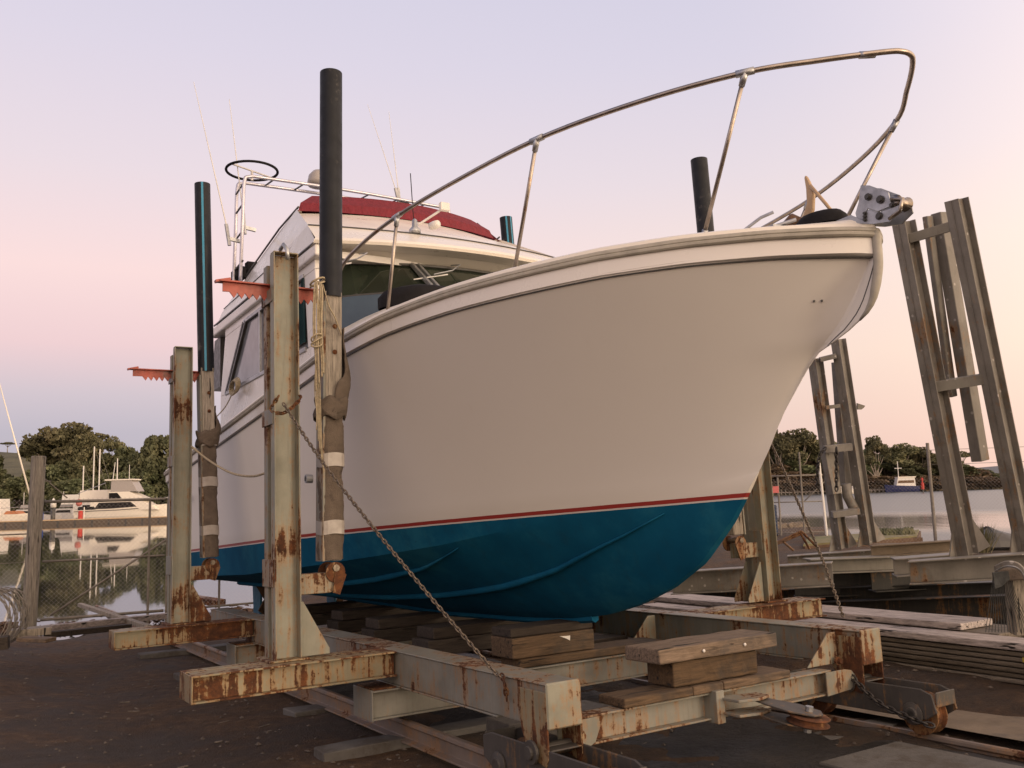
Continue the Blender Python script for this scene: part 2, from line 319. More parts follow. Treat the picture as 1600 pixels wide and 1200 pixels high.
def groundmat():
    m, n, l, bs = newmat('damp_yard_earth'); t = n.new('ShaderNodeTexCoord'); v = t.outputs['Object']
    a = noise(n, l, v, .45, 9, .65); b = noise(n, l, v, 7, 9, .72); c = noise(n, l, v, 55, 4, .6)
    cc = ramp(n, l, b, [(.3, (.030, .0145, .006)), (.55, (.086, .046, .020)), (.75, (.160, .097, .048))])
    cc = mix(n, l, math_(n, l, 'MULTIPLY', step(n, l, a, .42, .6), .75), cc, (.028, .021, .016))
    cc = mix(n, l, math_(n, l, 'MULTIPLY', step(n, l, c, .66, .74), .4), cc, (.16, .135, .11))
    l.new(cc, bs.inputs['Base Color']); l.new(ramp(n, l, a, [(.4, (.95,)*3), (.7, (.7,)*3)]), bs.inputs['Roughness'])
    bump(n, l, math_(n, l, 'ADD', math_(n, l, 'MULTIPLY', b, 1.2), math_(n, l, 'MULTIPLY', c, .6)), bs, 1., .05); return m
M['ground'] = groundmat()
tag(g.build('ground', M['ground'], smooth=True, at_=(0, 0, 0)), kind='structure')
WZ = EYE-2.5
def watermat():
    m, n, l, bs = newmat('calm_water'); t = n.new('ShaderNodeTexCoord'); v = t.outputs['Object']
    bs.inputs['Base Color'].default_value = (.030, .035, .030, 1); bs.inputs['Roughness'].default_value = .03; bs.inputs['IOR'].default_value = 1.6; bs.inputs['Specular IOR Level'].default_value = 1.0
    s = n.new('ShaderNodeSeparateXYZ'); l.new(v, s.inputs[0]); d = math_(n, l, 'SQRT', math_(n, l, 'ADD', math_(n, l, 'MULTIPLY', s.outputs[0], s.outputs[0]), math_(n, l, 'MULTIPLY', s.outputs[1], s.outputs[1])))
    mp = n.new('ShaderNodeMapping'); l.new(v, mp.inputs[0]); mp.inputs['Scale'].default_value = (1, .35, 1)
    wv = math_(n, l, 'ADD', noise(n, l, mp.outputs[0], .5, 2, .4), math_(n, l, 'MULTIPLY', noise(n, l, mp.outputs[0], 2.4, 3, .5), .15))
    b = n.new('ShaderNodeBump'); l.new(wv, b.inputs['Height']); b.inputs['Distance'].default_value = .12
    # breeze roughens the open river to the right, the marina side lies calm
    right = step(n, l, math_(n, l, 'DIVIDE', s.outputs[0], s.outputs[1]), -.15, .12)
    band = math_(n, l, 'MULTIPLY', step(n, l, d, 50, 62), math_(n, l, 'SUBTRACT', 1.0, step(n, l, d, 76, 105)))
    k = math_(n, l, 'MULTIPLY', right, math_(n, l, 'SUBTRACT', 1.0, math_(n, l, 'MULTIPLY', band, .8)))
    l.new(math_(n, l, 'ADD', math_(n, l, 'MULTIPLY', k, .55), .03), b.inputs['Strength']); l.new(b.outputs[0], bs.inputs['Normal'])
    l.new(math_(n, l, 'ADD', math_(n, l, 'MULTIPLY', k, .30), .03), bs.inputs['Roughness']); return m
M['water'] = watermat()
wtr = B(); rows = [[(r*sin(a), r*cos(a), WZ) for a in [radians(-100+i*4) for i in range(51)]] for r in (15, 25, 40, 70, 120, 200, 350, 700, 1500, 4000, 8000)]
wtr.grid(rows); tag(wtr.build('water', M['water'], at_=(0, 0, WZ)), kind='structure')
# ---------------------------------------------------------------- the boat
ZR=([3.5,3.65,4.0,4.43,4.95,5.5,6.2,7.1,8.0,8.85,10.6,12.5,16.4],[1.775,1.80,1.835,1.86,1.87,1.86,1.85,1.82,1.765,1.69,1.54,1.38,1.04])
ZC=([4.75,5.46,5.83,6.26,6.9,7.66,8.57,9.8,12,15.7],[.30,.18,.12,.05,-.06,-.17,-.26,-.36,-.50,-.62])
ZK=([4.75,4.87,5.05,5.41,5.8,6.24,6.7,7.2,8,9.8,13.1,15.7],[.30,.15,-.06,-.38,-.59,-.75,-.86,-.92,-.96,-1.0,-.97,-.88])
def hs(Y):
    t=np.clip((Y-3.525)/5.0,0,1); return 2.05*(1-(1-t)**2.55)**.90
def hc(Y):
    t=np.clip((Y-4.75)/6.5,0,1); return 1.8*(1-(1-t)**1.8)
def G(u):
    Y=3.5+12.4*u**2; z=float(np.interp(Y,*ZR)); 
    return np.array([hs(Y-.045*(1-u)**6)-.012,Y+.065*(1-u)**8,z-.115-.03*min(1,(Y-3.5)/3)])
def Cc(u):
    Y=4.75+10.95*u**2; return np.array([hc(Y),Y,float(np.interp(Y,*ZC))])
def K(u):
    Y=4.75+10.95*u**2; return np.array([.035*min(1,u*5),Y,float(np.interp(Y,*ZK))])
ST=([.30,.45,.61,.722,.92,1.004,1.09,1.121,1.162,1.202,1.254,1.299,1.363,1.462,1.563,1.66],[4.75,4.633,4.529,4.45,4.274,4.196,4.091,3.989,3.904,3.796,3.714,3.658,3.616,3.579,3.552,3.545])
def top(u,v):
    a,c=G(u),Cc(u); k=1+.62*max(0,1-u/.75); e=max(0,1-u/.45)
    p=a+(c-a)*v; f=(1-v**(1+.12*e))**(k*.92); p[0]=c[0]+(a[0]-c[0])*f
    z0=1.66-1.36*v; d=float(np.interp(z0,*ST))-(3.55+1.2*v)
    p[1]+=d*(max(0,1-u/.105)**1.2 if d<0 else max(0,1-u/.22))
    return p
def bot(u,w):
    a,c=Cc(u),K(u); p=a+(c-a)*w; p[0]=c[0]+(a[0]-c[0])*(1-w)**.85; return p

HULL_REF = .9989
M['hull'] = hullmat()
boat = thing('motor_cruiser', 'large white flybridge cruiser with teal blue bottom hauled out on the rusty cradle', 'boat', (XC, 9.5, -1.0), True)
def px_(p, sgn): return (XC+sgn*p[0], p[1], p[2])
NU, NV, NW = 72, 26, 16
hb = B()
for sg in (-1, 1):
    hb.grid([[px_(top(i/NU, j/NV), sg) for j in range(NV+1)] for i in range(NU+1)])
    hb.grid([[px_(bot(i/NU, j/NW), sg) for j in range(NW+1)] for i in range(NU+1)])
hb.grid([[px_(K(i/NU), -1), px_(K(i/NU), 1)] for i in range(NU+1)])
rim = [top(1, j/8) for j in range(9)]+[bot(1, j/8) for j in range(1, 9)]
hb.add([px_(p, -1) for p in rim]+[px_(p, 1) for p in rim[::-1]], [tuple(range(2*len(rim)))])
ho = hb.build('hull', M['hull'], boat, smooth=True)
bm = bmesh.new(); bm.from_mesh(ho.data); bmesh.ops.remove_doubles(bm, verts=bm.verts, dist=.002); bmesh.ops.recalc_face_normals(bm, faces=bm.faces); bm.to_mesh(ho.data); bm.free()
ho.data.set_sharp_from_angle(angle=radians(15))
YS = [3.585+12.31*(i/90)**2 for i in range(91)]
def rimpt(Y, off, dz, sg):
    z = float(np.interp(Y, *ZR)); 
    return (XC+sg*max(0, hs(Y-.055)+off*min(1, (Y-3.585)*9)), Y-off*max(0, 1-(Y-3.585)/1.2), z+dz)
def band(name, prof, m, sub=None):       # closed profile (offset, height) swept round the sheer
    b_ = B(); ring = [(Y, -1) for Y in YS[::-1]]+[(Y, 1) for Y in YS[1:]]
    b_.grid([[rimpt(Y, o, dz, sg) for o, dz in prof+prof[:1]] for Y, sg in ring]); return b_.build(name, m, sub or boat, smooth=False)
bd = band('topside_band', [(-.012, -.155), (.016, -.14), (.02, -.03), (-.04, -.03), (-.04, -.155)], M['gel'])
bd.data.set_sharp_from_angle(angle=radians(30))
band('groove', [(-.02, -.164), (.002, -.163), (.004, -.154), (-.02, -.154)], M['trim'])
rb = band('rubbing_strake', [(.0, -.034), (.040, -.032), (.050, -.022), (.052, -.006), (.046, .0), (.052, .006), (.050, .026), (.036, .034), (.0, .034)], M['rub'])
lp = band('deck_edge', [(.03, .036), (.018, .062), (-.02, .078), (-.09, .080), (-.09, .04)], M['cream'])
d_ = B(); d_.grid([[(XC+(hs(Y)-.08)*k if hs(Y) > .08 else XC, Y, float(np.interp(Y, *ZR))+.072+.05*(1-k*k)) for k in [j/6-1 for j in range(13)]] for Y in [3.56]+YS[8:]])
d_.build('deck', M['cream'], boat, smooth=True)
for k, st_ in enumerate(([(5.5, .24), (5.84, .32), (6.23, .38), (6.73, .47), (7.49, .55), (8.69, .62), (11.2, .66), (14.5, .68)], [(7.5, .06), (7.77, .13), (8.21, .23), (9.24, .31), (10.35, .34), (14.5, .38)])):
    for sg in (-1, 1):
        ys = np.linspace(st_[0][0], 14.5, 46); pts = []
        for i, Y in enumerate(ys):
            wv = float(np.interp(Y, [a for a, b in st_], [b for a, b in st_])); p = bot(sqrt((Y-4.75)/10.95), wv); pts.append((XC+sg*(p[0]+.012), p[1], p[2]-.006))
        B().tube(pts, [.004+.034*min(1, i/9) for i in range(46)], 6).build('spray_strake', M['hull'], boat, smooth=True)
kp = [(XC, Y, float(np.interp(Y, *ZK))-.012) for Y in np.linspace(6.9, 14.8, 20)]
B().tube(kp, .045, 6).build('keel_strip', M['hull'], boat)
# hull fittings
stem = [(XC, float(np.interp(z, *ST))+.012, z) for z in np.linspace(1.80, 1.24, 14)]
B().tube(stem, [.032]*9+[.030, .026, .022, .016, .008], 10).build('stem_moulding', M['rub'], boat, smooth=True)
for sg in (-1, 1):
    B().tube([px_(top(.035, v)+np.array([.003, -.003, 0]), sg) for v in np.linspace(0, .40, 14)], .006, 5).build('stem_groove', M['trim'], boat)
    for uu in (.128, .116):
        p = top(uu, .20); B().lathe(px_(p+np.array([.004, -.004, 0]), sg), [(.008, -.006), (.008, .003), (.004, .004)], 10, (sg*.7, -.7, 0)).build('hull_fitting', M['trim'], boat)
for sg in (-1,):
    for Y, z in ((14.3, .62), (9.0, .55)):
        B().lathe((XC-2.06 if Y > 10 else XC-1.98, Y, z), [(.0, -.02), (.045, -.02), (.045, .05), (.03, .05), (.03, .0)], 12, (-1, 0, 0)).build('hull_outlet', M['galv'], boat)
stp = [(XC-hs(Y)-.0-.008, Y, float(np.interp(Y, *ZC))+.50) for Y in np.linspace(11.0, 15.6, 12)]
B().box(XC-2.12, XC-2.02, 14.9, 15.4, .52, .66).build('side_vent', M['dark'], boat)
B().box(XC-1.95, XC+1.95, 15.7, 16.15, .10, .16).box(XC-1.95, XC+1.95, 15.8, 16.2, -.02, .03).build('swim_platform', M['trim'], boat, bevel=.01)
# running gear
for X0 in (XC-.65, XC+.65):
    r_ = B().prism([(X0-.02, 15.2, -.55), (X0-.02, 15.75, -.6), (X0-.02, 15.65, -1.35), (X0-.02, 15.3, -1.3)], (.04, 0, 0)).build('rudder', M['anti'], boat, bevel=.008)
    B().tube([(X0, 12.2, -.75), (X0, 14.95, -1.02)], .022, 8).build('propeller_shaft', M['galv'], boat)
    B().bar((X0, 14.6, -.5), (X0, 14.65, -1.0), .03, .12, (1, 0, 0)).build('shaft_strut', M['anti'], boat)
    p_ = B().lathe((X0, 14.85, -1.01), [(.04, -.1), (.05, 0), (.02, .12)], 10, (0, 1, 0))
    for k in range(3):
        a = 2*pi*k/3; c = Vector((X0+cos(a)*.14, 14.86, -1.01+sin(a)*.14)); p_.obox(c, Vector((cos(a), 0, sin(a)))*.12, Vector((-sin(a)*.8, .6, cos(a)*.8))*.08, Vector((-sin(a)*.6, -.8, cos(a)*.6))*.008)
    p_.build('propeller', M['brown'], boat)
# ---- superstructure
def rp(dx, Y, z): return (XC+dx, Y, z)
h = B()
tf = [(dx, 9.02+.13*dx*dx) for dx in np.linspace(-1.66, 1.66, 13)]; bf = [(dx, 8.40+.32*dx*dx) for dx in np.linspace(-1.72, 1.72, 13)]
# front: slate panel foot, recessed window band drawn by glass; house walls
rows = [[rp(dx, y-.25, 1.75) for dx, y in bf], [rp(dx, y-.02, 2.55) for dx, y in bf]]
h.grid(rows)
h.build('cabin_front', M['bglass'], boat, smooth=True)
h = B()
for sg in (-1, 1):
    h.box(XC+sg*1.80-.03, XC+sg*1.80+.03, 9.2, 13.25, 1.45, 2.02)
    h.box(XC+sg*1.80-.03, XC+sg*1.80+.03, 9.2, 13.0, 2.86, 3.0)
    h.prism([(XC+sg*1.80-.03, 13.0, 2.86), (XC+sg*1.80-.03, 12.05, 2.86), (XC+sg*1.80-.03, 12.95, 2.02), (XC+sg*1.80-.03, 13.25, 2.02)], (.06, 0, 0))
    h.prism([(XC+sg*1.80-.03, 9.2, 2.86), (XC+sg*1.80-.03, 9.55, 2.86), (XC+sg*1.80-.03, 9.45, 2.02), (XC+sg*1.80-.03, 9.1, 2.02)], (.06, 0, 0))
h.box(XC-1.77, XC+1.77, 13.1, 13.16, 1.3, 3.0)
h.build('cabin_side', M['gel'], boat, bevel=.006)
for sg in (-1, 1):
    x = XC+sg*1.80
    gl = B(); gl.prism([(x-.01, 9.5, 2.04), (x-.01, 12.9, 2.04), (x-.01, 12.0, 2.85), (x-.01, 9.6, 2.85)], (.02, 0, 0))
    wo = gl.build('side_window', M['sglass'], boat)
    xo = x+sg*.035
    fr = B(); 
    for p, q in (((xo, 12.92, 2.03), (xo, 12.02, 2.86)), ((xo, 12.80, 2.03), (xo, 11.90, 2.86))): fr.bar(p, q, .03, .045, (1, 0, 0))
    fr.build('window_frame', M['trim'], wo)
    fw_ = B()
    for p, q in (((xo, 9.5, 2.02), (xo, 12.95, 2.02)), ((xo, 9.55, 2.87), (xo, 12.0, 2.87)), ((xo, 11.25, 2.03), (xo, 11.25, 2.86)), ((xo, 10.3, 2.03), (xo, 10.3, 2.86))): fw_.bar(p, q, .03, .05, (1, 0, 0))
    fw_.build('window_frame', M['galv'], wo, bevel=.004)
    B().prism([(xo-.01, 9.52, 2.10), (xo-.01, 9.95, 2.10), (xo-.01, 9.60, 2.84), (xo-.01, 9.55, 2.84)], (.015, 0, 0)).build('dark_curtain', M['teal'], wo)
gl = B(); gl.grid([[rp(dx*.985, y, 2.56) for dx, y in bf], [rp(dx, y+.02, 3.0) for dx, y in tf]]); ws = gl.build('windscreen', M['glass'], boat)
B().tube([rp(dx*.985, y-.015, 2.56) for dx, y in bf], .016, 6).tube([rp(dx, y, 3.0) for dx, y in tf], .02, 6).build('window_frame', M['trim'], ws)
for dx in (-.68, .68):
    B().bar(rp(dx-.04, 8.51, 2.56), rp(dx-.04, 9.06, 3.0), .035, .05, (1, 0, 0)).bar(rp(dx+.04, 8.51, 2.56), rp(dx+.04, 9.06, 3.0), .035, .05, (1, 0, 0)).build('mullion', M['galv'], ws, bevel=.004)
B().box(XC-.95, XC-.78, 9.4, 9.42, 2.6, 2.85).build('curtain', M['clear'], ws)
for wx, s_ in ((-1.5, 1), (-.35, 1), (.9, 1)):
    B().tube([rp(wx+.1, 8.98, 3.02), rp(wx+.12, 8.80, 2.98), rp(wx-.05, 8.68, 2.86), rp(wx-.3, 8.65, 2.78)], .008, 5).build('wiper_arm', M['galv'], boat)
    B().bar(rp(wx-.12, 8.66, 2.80), rp(wx-.48, 8.80, 2.74), .012, .02, (0, 0, 1)).build('wiper_blade', M['white'], boat)
# roof slab with brow and soffit
def brow(dx, o=0): return 8.68+.10*dx*dx+o
dxs = list(np.linspace(-1.9, 1.9, 17))
r = B(); 
r.grid([[rp(dx*.96, brow(dx, .42), 3.02) for dx in dxs], [rp(dx*.985, brow(dx, .24), 3.10) for dx in dxs], [rp(dx, brow(dx), 3.10) for dx in dxs], [rp(dx, brow(dx, -.015), 3.13) for dx in dxs], [rp(dx*.985, brow(dx, .02), 3.17) for dx in dxs]])
r.grid([[rp(dx*.985, brow(dx, .02), 3.17) for dx in dxs], [rp(dx*.955, brow(dx, .55)-.035*dx*dx, 3.44) for dx in dxs]])
r.grid([[rp(dx*.95, brow(dx, .56)-.035*dx*dx, 3.45) for dx in dxs], [rp(dx*.80, 10.48+.10*dx*dx, 4.08) for dx in dxs], [rp(dx*.79, 10.56+.10*dx*dx, 4.08) for dx in dxs], [rp(dx*.79, 10.56+.10*dx*dx, 3.3) for dx in dxs]])
r.build('flybridge_front', M['cream'], boat, smooth=True).data.set_sharp_from_angle(angle=radians(20))
B().tube([rp(dx*.953, brow(dx, .548)-.035*dx*dx, 3.447) for dx in dxs], .010, 5).build('front_groove', M['trim'], boat)
for sg in (-1, 1):
    s_ = B(); X1 = XC+sg*1.88
    s_.box(min(X1, X1-sg*.25), max(X1, X1-sg*.25), 9.05, 13.65, 2.97, 3.10)
    s_.build('roof_edge', M['gel'], boat, bevel=.02, seg=2)
    s_ = B(); s_.grid([[rp(sg*1.86, 9.05, 3.10), rp(sg*1.807, 9.472, 3.45), rp(sg*1.52, 10.712, 4.085)], [rp(sg*1.86, 10.6, 3.10), rp(sg*1.80, 10.8, 3.36), rp(sg*1.53, 11.4, 4.00)], [rp(sg*1.86, 13.4, 3.10), rp(sg*1.80, 13.3, 3.30), rp(sg*1.55, 13.0, 3.74)]])
    s_.grid([[rp(sg*1.52, 10.712, 4.085), rp(sg*1.44, 10.74, 4.08), rp(sg*1.6, 10.7, 3.1)], [rp(sg*1.53, 11.4, 4.0), rp(sg*1.46, 11.4, 4.0), rp(sg*1.6, 11.4, 3.1)], [rp(sg*1.55, 13.0, 3.74), rp(sg*1.49, 13.0, 3.74), rp(sg*1.6, 13.2, 3.1)]])
    s_.build('flybridge_side', M['gel'], boat)
    B().tube([rp(sg*1.50, 10.70, 4.12), rp(sg*1.53, 11.4, 4.04), rp(sg*1.55, 13.0, 3.78)], .013, 6).build('flybridge_rail', M['trim'], boat)
    B().tube([rp(sg*1.865, 9.15, 3.13), rp(sg*1.865, 13.5, 3.13)], .014, 6).tube([rp(sg*1.805, 9.55, 3.36), rp(sg*1.80, 13.2, 3.33)], .008, 5).build('side_groove', M['trim'], boat)
B().box(XC-1.86, XC+1.86, 9.1, 13.6, 2.985, 3.06).build('roof', M['gel'], boat)
c = B(); n_ = 17; dd = list(np.linspace(-1.50, 1.38, n_))
c.grid([[rp(dx, 10.44+.12*dx*dx, 4.07) for dx in dd], [rp(dx*.97, 10.48+.12*dx*dx, 4.20) for dx in dd], [rp(dx*.84, 10.64+.12*dx*dx, 4.37) for dx in dd], [rp(dx*.82, 10.70+.12*dx*dx, 4.37) for dx in dd], [rp(dx*.97, 10.55+.12*dx*dx, 4.07) for dx in dd]])
for sg in (-1, 1): c.grid([[rp(sg*1.50, 10.71, 4.07), rp(sg*1.26, 10.91, 4.37)], [rp(sg*1.52, 11.5, 4.0), rp(sg*1.30, 11.6, 4.15)], [rp(sg*1.52, 12.2, 3.9), rp(sg*1.45, 12.2, 3.95)]])
c.build('red_windbreak_cover', M['canvas'], boat)
B().tube([rp(dx*.83, 10.66+.12*dx*dx, 4.375) for dx in dd], .013, 6).build('cover_hem', M['canvas'], boat)
# trunk cabin on the foredeck
t = B(); prof = []
for k in range(25):
    a = pi*k/24; xx = -cos(a)*1.66; e = sin(a)**.55; prof.append((xx if k not in (0, 24) else xx, 9.1-(2.35)*e))
t.grid([[rp(x, y, 1.70) for x, y in prof], [rp(x*.985, y+.04, 2.10) for x, y in prof], [rp(x*.955, y+.10, 2.17) for x, y in prof], [rp(x*.7, y*.6+9.0*.4, 2.24) for x, y in prof], [rp(x*.2, 9.0, 2.26) for x, y in prof]])
t.build('trunk_cabin', M['cream'], boat, smooth=True).data.set_sharp_from_angle(angle=radians(50))
for sg in (-1,):
    B().bar(rp(sg*1.665, 8.86, 1.92), rp(sg*1.60, 7.95, 1.98), .02, .10, (1, 0, 0)).build('trunk_window', M['dark'], boat)
lump = B(); lump.grid([[rp(-1.02+cos(a)*.50*s_*(1+.1*sin(3*a)), 8.1+sin(a)*.32*s_, 2.2+.24*hh) for a in [2*pi*k/20 for k in range(20)]] for s_, hh in ((1, 0), (1, .45), (.86, .8), (.6, .97), (.2, 1.0), (.01, 1.0))], close=True)
lump.build('hatch_cover', M['dark'], boat, smooth=True)
cl = B().tube([(4.60, 4.22, 1.93), (4.66, 4.10, 2.0), (4.70, 4.02, 2.02)], .012, 6).tube([(4.80, 4.12, 1.96), (4.90, 4.0, 1.99)], .014, 6).box(4.72, 4.86, 4.05, 4.15, 1.90, 1.95); cl.build('cleat', M['galv'], boat)
# bow rail
half = [(3.28, 8.42, 1.85), (3.24, 8.36, 2.2), (3.20, 8.2, 2.55), (3.22, 7.7, 2.68), (3.30, 7.05, 2.765), (3.42, 6.2, 2.80), (3.62, 5.25, 2.83), (3.95, 4.45, 2.85), (4.33, 3.83, 2.862), (4.68, 3.50, 2.875), (4.90, 3.31, 2.88), (5.03, 3.215, 2.885), (5.09, 3.19, 2.885)]
def spline(P, n=6):
    P = [Vector(p) for p in P]; out = []
    for i in range(len(P)-1):
        a, b, c_, d = P[max(i-1, 0)], P[i], P[i+1], P[min(i+2, len(P)-1)]
        for k in range(n):
            u = k/n; out.append(.5*((2*b)+(c_-a)*u+(2*a-5*b+4*c_-d)*u*u+(3*b-a-3*c_+d)*u**3))
    return out+[P[-1]]
full = half+[(5.13, 3.185, 2.885)]+[(2*XC-x, y, z) for x, y, z in half[::-1]]
br_ = B().tube(spline(full), .0185, 10).build('bow_rail', M['steel'], boat, smooth=True)
for (tx, ty, tz), (bx, by, bz) in (((3.30, 7.05, 2.765), (3.30, 7.32, 1.90)), ((3.62, 5.25, 2.83), (3.72, 5.82, 1.93)), ((4.33, 3.83, 2.862), (4.45, 4.45, 1.93))):
    for sg in (0, 1):
        fx = (lambda x: 2*XC-x) if sg else (lambda x: x)
        if sg and ty < 4: bx, by = bx+.15, by-.1
        so_ = B().tube([(fx(tx), ty, tz), (fx(bx), by, bz)], .0155, 10).build('stanchion', M['steel'], boat, smooth=True)
        t_ = Vector((fx(tx), ty, tz)); b2 = Vector((fx(bx), by, bz)); d = (b2-t_).normalized()
        B().tube([t_+d*.0, t_+d*.09], [.026, .021], 10).build('rail_socket', M['galv'], so_, smooth=True)
        B().lathe(b2, [(.045, -.02), (.045, .0), (.023, .01), (.022, .06)], 12, -d).build('base_flange', M['galv'], so_, smooth=True)
        ki = min(range(1, len(full)-1), key=lambda i: (Vector(full[i])-t_).length); nb = (Vector(full[ki+1])-Vector(full[ki-1])).normalized()
        if not sg: B().tube([t_-nb*.06, t_+nb*.06], .025, 10).build('rail_tee', M['galv'], so_, smooth=True)
for i0 in (10,): B().tube([(4.86, 3.345, 2.878), (4.95, 3.295, 2.882)], .024, 10).build('rail_joint', M['galv'], br_, smooth=True)
# anchor roller
def oX(px, py, X): # slip point on plane x = X through a pixel
    d = SMI.to_3x3() @ ray(px, py); return d*(X/d.x)
for dx_ in (-.06, .06):
    X0 = XC+dx_
    pl = B().prism([tuple(oX(a, b, XC)+Vector((dx_-.005, 0, 0))) for a, b in ((1354, 292), (1368, 292), (1398, 303), (1403, 324), (1381, 333), (1366, 328), (1357, 346), (1349, 348), (1346, 335), (1351, 318))], (.01, 0, 0))
    pl.prism([tuple(oX(a, b, XC)+Vector((dx_-.013, 0, 0))) for a, b in ((1367, 330), (1382, 335), (1404, 327), (1418, 322), (1420, 331), (1402, 349), (1375, 353), (1350, 352), (1315, 348), (1340, 338), (1358, 346))], (.008, 0, 0))
    po = pl.build('anchor_roller', M['galv'], boat, bevel=.003)
    if dx_ < 0:
        for a, b, rr_ in ((1358, 308, .016), (1377, 312, .018), (1376, 338, .018), (1396, 321, .012), (1354, 334, .009), (1354, 339, .009), (1354, 344, .009)):
            v = oX(a, b, X0); B().lathe(v, [(rr_*1.5, -.018), (rr_*1.5, -.01), (rr_, -.02), (rr_, -.03)], 10, (1, 0, 0)).build('bolt', M['trim'], po)
v = oX(1408, 318, XC); B().lathe(v-Vector((.055, 0, 0)), [(.05, 0), (.03, .05), (.03, .06), (.05, .11)], 14, (1, 0, 0)).build('bow_roller', M['steel'], boat, smooth=True)
B().tube([v+Vector((-.07, .02, .03)), v+Vector((-.07, -.06, .0)), v+Vector((-.07, -.03, -.07)), v+Vector((-.07, .05, -.10))], .014, 8).build('roller_guard', M['steel'], boat, smooth=True)
v = oX(1282, 343, XC); wl_ = B(); wl_.grid([[tuple(v+Vector((cos(a)*.15*s_, sin(a)*.21*s_, -.07+.115*hh))) for a in [2*pi*k/18 for k in range(18)]] for s_, hh in ((1, 0), (.95, .5), (.75, .85), (.4, 1), (.01, 1.04))], close=True)
wl_.build('windlass_cover', M['dark'], boat, smooth=True)
# arch, hoop, dome, aerials
def arch_tube(Y, dz): return spline([(3.42, Y+.1, 3.55), (3.43, Y, 4.6), (3.45, Y, 5.08+dz), (3.52, Y, 5.18+dz), (3.8, Y, 5.2+dz), (5.13, Y, 5.22+dz), (6.46, Y, 5.2+dz), (6.74, Y, 5.18+dz), (6.82, Y, 5.05+dz), (6.84, Y+.1, 3.55)], 5)
arch = B().tube(arch_tube(12.55, 0), .026, 8).tube([(p.x+.02, p.y, p.z) for p in arch_tube(13.0, .06)], .026, 8).build('arch', M['alu'], boat, smooth=True)
for z in (3.9, 4.35, 4.75, 5.05):
    for x in (3.43, 6.83): B().tube([(x, 12.55, z), (x+.02, 13.0, z)], .014, 6).build('rung', M['trim'], arch)
for x in (3.9, 4.35, 4.85, 5.4, 5.9, 6.4): B().tube([(x, 12.55, 5.21), (x, 13.0, 5.27)], .014, 6).build('rung', M['trim'], arch)
hc_ = Vector((3.62, 12.75, 5.36)); hp = B().tube([hc_+Vector((cos(a)*.37, sin(a)*.37, 0)) for a in [2*pi*k/32 for k in range(32)]], .020, 8, closed=True).build('hoop_aerial', M['dark'], boat, smooth=True)
B().tube([hc_+Vector((-.34, -.14, 0)), hc_+Vector((.34, .14, .0))], .014, 6).tube([hc_, hc_-Vector((0, 0, .15))], .02, 6).build('hoop_bar', M['white'], hp)
B().lathe((4.66, 12.75, 5.28), [(.10, 0), (.17, .02), (.18, .08), (.16, .18), (.10, .25), (.02, .28)], 20).build('radar_dome', M['clear'], boat, smooth=True)
for n_, (p, q, r0) in enumerate((((3.28, 12.7, 4.25), (2.76, 12.7, 6.55), .011), ((3.50, 12.7, 4.45), (3.27, 12.7, 6.4), .011), ((5.95, 12.6, 5.2), (5.43, 12.6, 6.75), .009), ((5.95, 12.6, 5.2), (5.80, 12.6, 6.7), .009))):
    p, q = Vector(p), Vector(q); a = B().tube([p, p.lerp(q, .5), q], [r0, r0*.7, r0*.35], 6).build('whip_aerial', M['white'], boat)
    B().tube([p-Vector((0, 0, .1)), p+(q-p).normalized()*.22], .028, 8).bar(p, p+Vector((.16, 0, -.02)), .05, .04, (0, 0, 1)).build('aerial_mount', M['galv'], a)
B().tube([(4.72, 9.6, 3.6), (4.69, 9.6, 4.35)], .006, 5).build('short_aerial', M['dark'], boat)
la = B().lathe((4.58, 9.30, 3.46), [(.07, 0), (.07, .05), (.035, .09), (.03, .17), (.01, .19)], 14).build('deck_light', M['galv'], boat, smooth=True)
B().tube([(4.60, 9.25, 3.56), (4.82, 9.1, 3.72)], .016, 6).obox((4.86, 9.06, 3.76), (.06, 0, 0), (0, .03, 0), (0, 0, .05)).build('lamp_head', M['white'], la, bevel=.006)
B().lathe((4.70, 9.02, 3.50), [(.045, -.06), (.05, 0), (.045, .06)], 12, (.3, -1, 0)).build('horn', M['white'], la, smooth=True)
# cockpit clutter seen past the house side
B().prism([(3.33, 13.4, 2.2), (3.33, 13.9, 2.2), (3.33, 13.75, 2.95), (3.33, 13.4, 2.95)], (3.5, 0, 0)).build('cockpit_awning', M['trim'], boat)
B().box(3.45, 3.6, 12.95, 13.3, 3.75, 3.95).box(3.6, 4.4, 13.0, 13.1, 3.7, 4.05).build('flybridge_seat', M['dark'], boat, bevel=.03)
# ---------------------------------------------------------------- the cradle (slip frame)
cr = thing('slipway_cradle', 'rusty cream painted steel cradle on wheels carrying the white cruiser', 'boat cradle', (4.9, 7.3, -1.62), True)
UZ = Vector((0, 0, 1))
def Ibeam(b, p, q, wd, ht, side, up=UZ, t=.014, web=.6):   # p, q on the top centre line
    p, q, side, up = Vector(p), Vector(q), Vector(side), Vector(up)
    m_ = (p+q)/2; hl = (q-p)/2
    b.obox(m_-up*t/2, side*wd/2, up*t/2, hl); b.obox(m_-up*(ht-t/2), side*wd/2, up*t/2, hl); b.obox(m_-up*ht/2, side*.006, up*(ht/2-t), hl)
    return b
def boxend(b, x0, x1, y0, y1, z0, z1): return b.box(x0, x1, y0, y1, z0, z1)
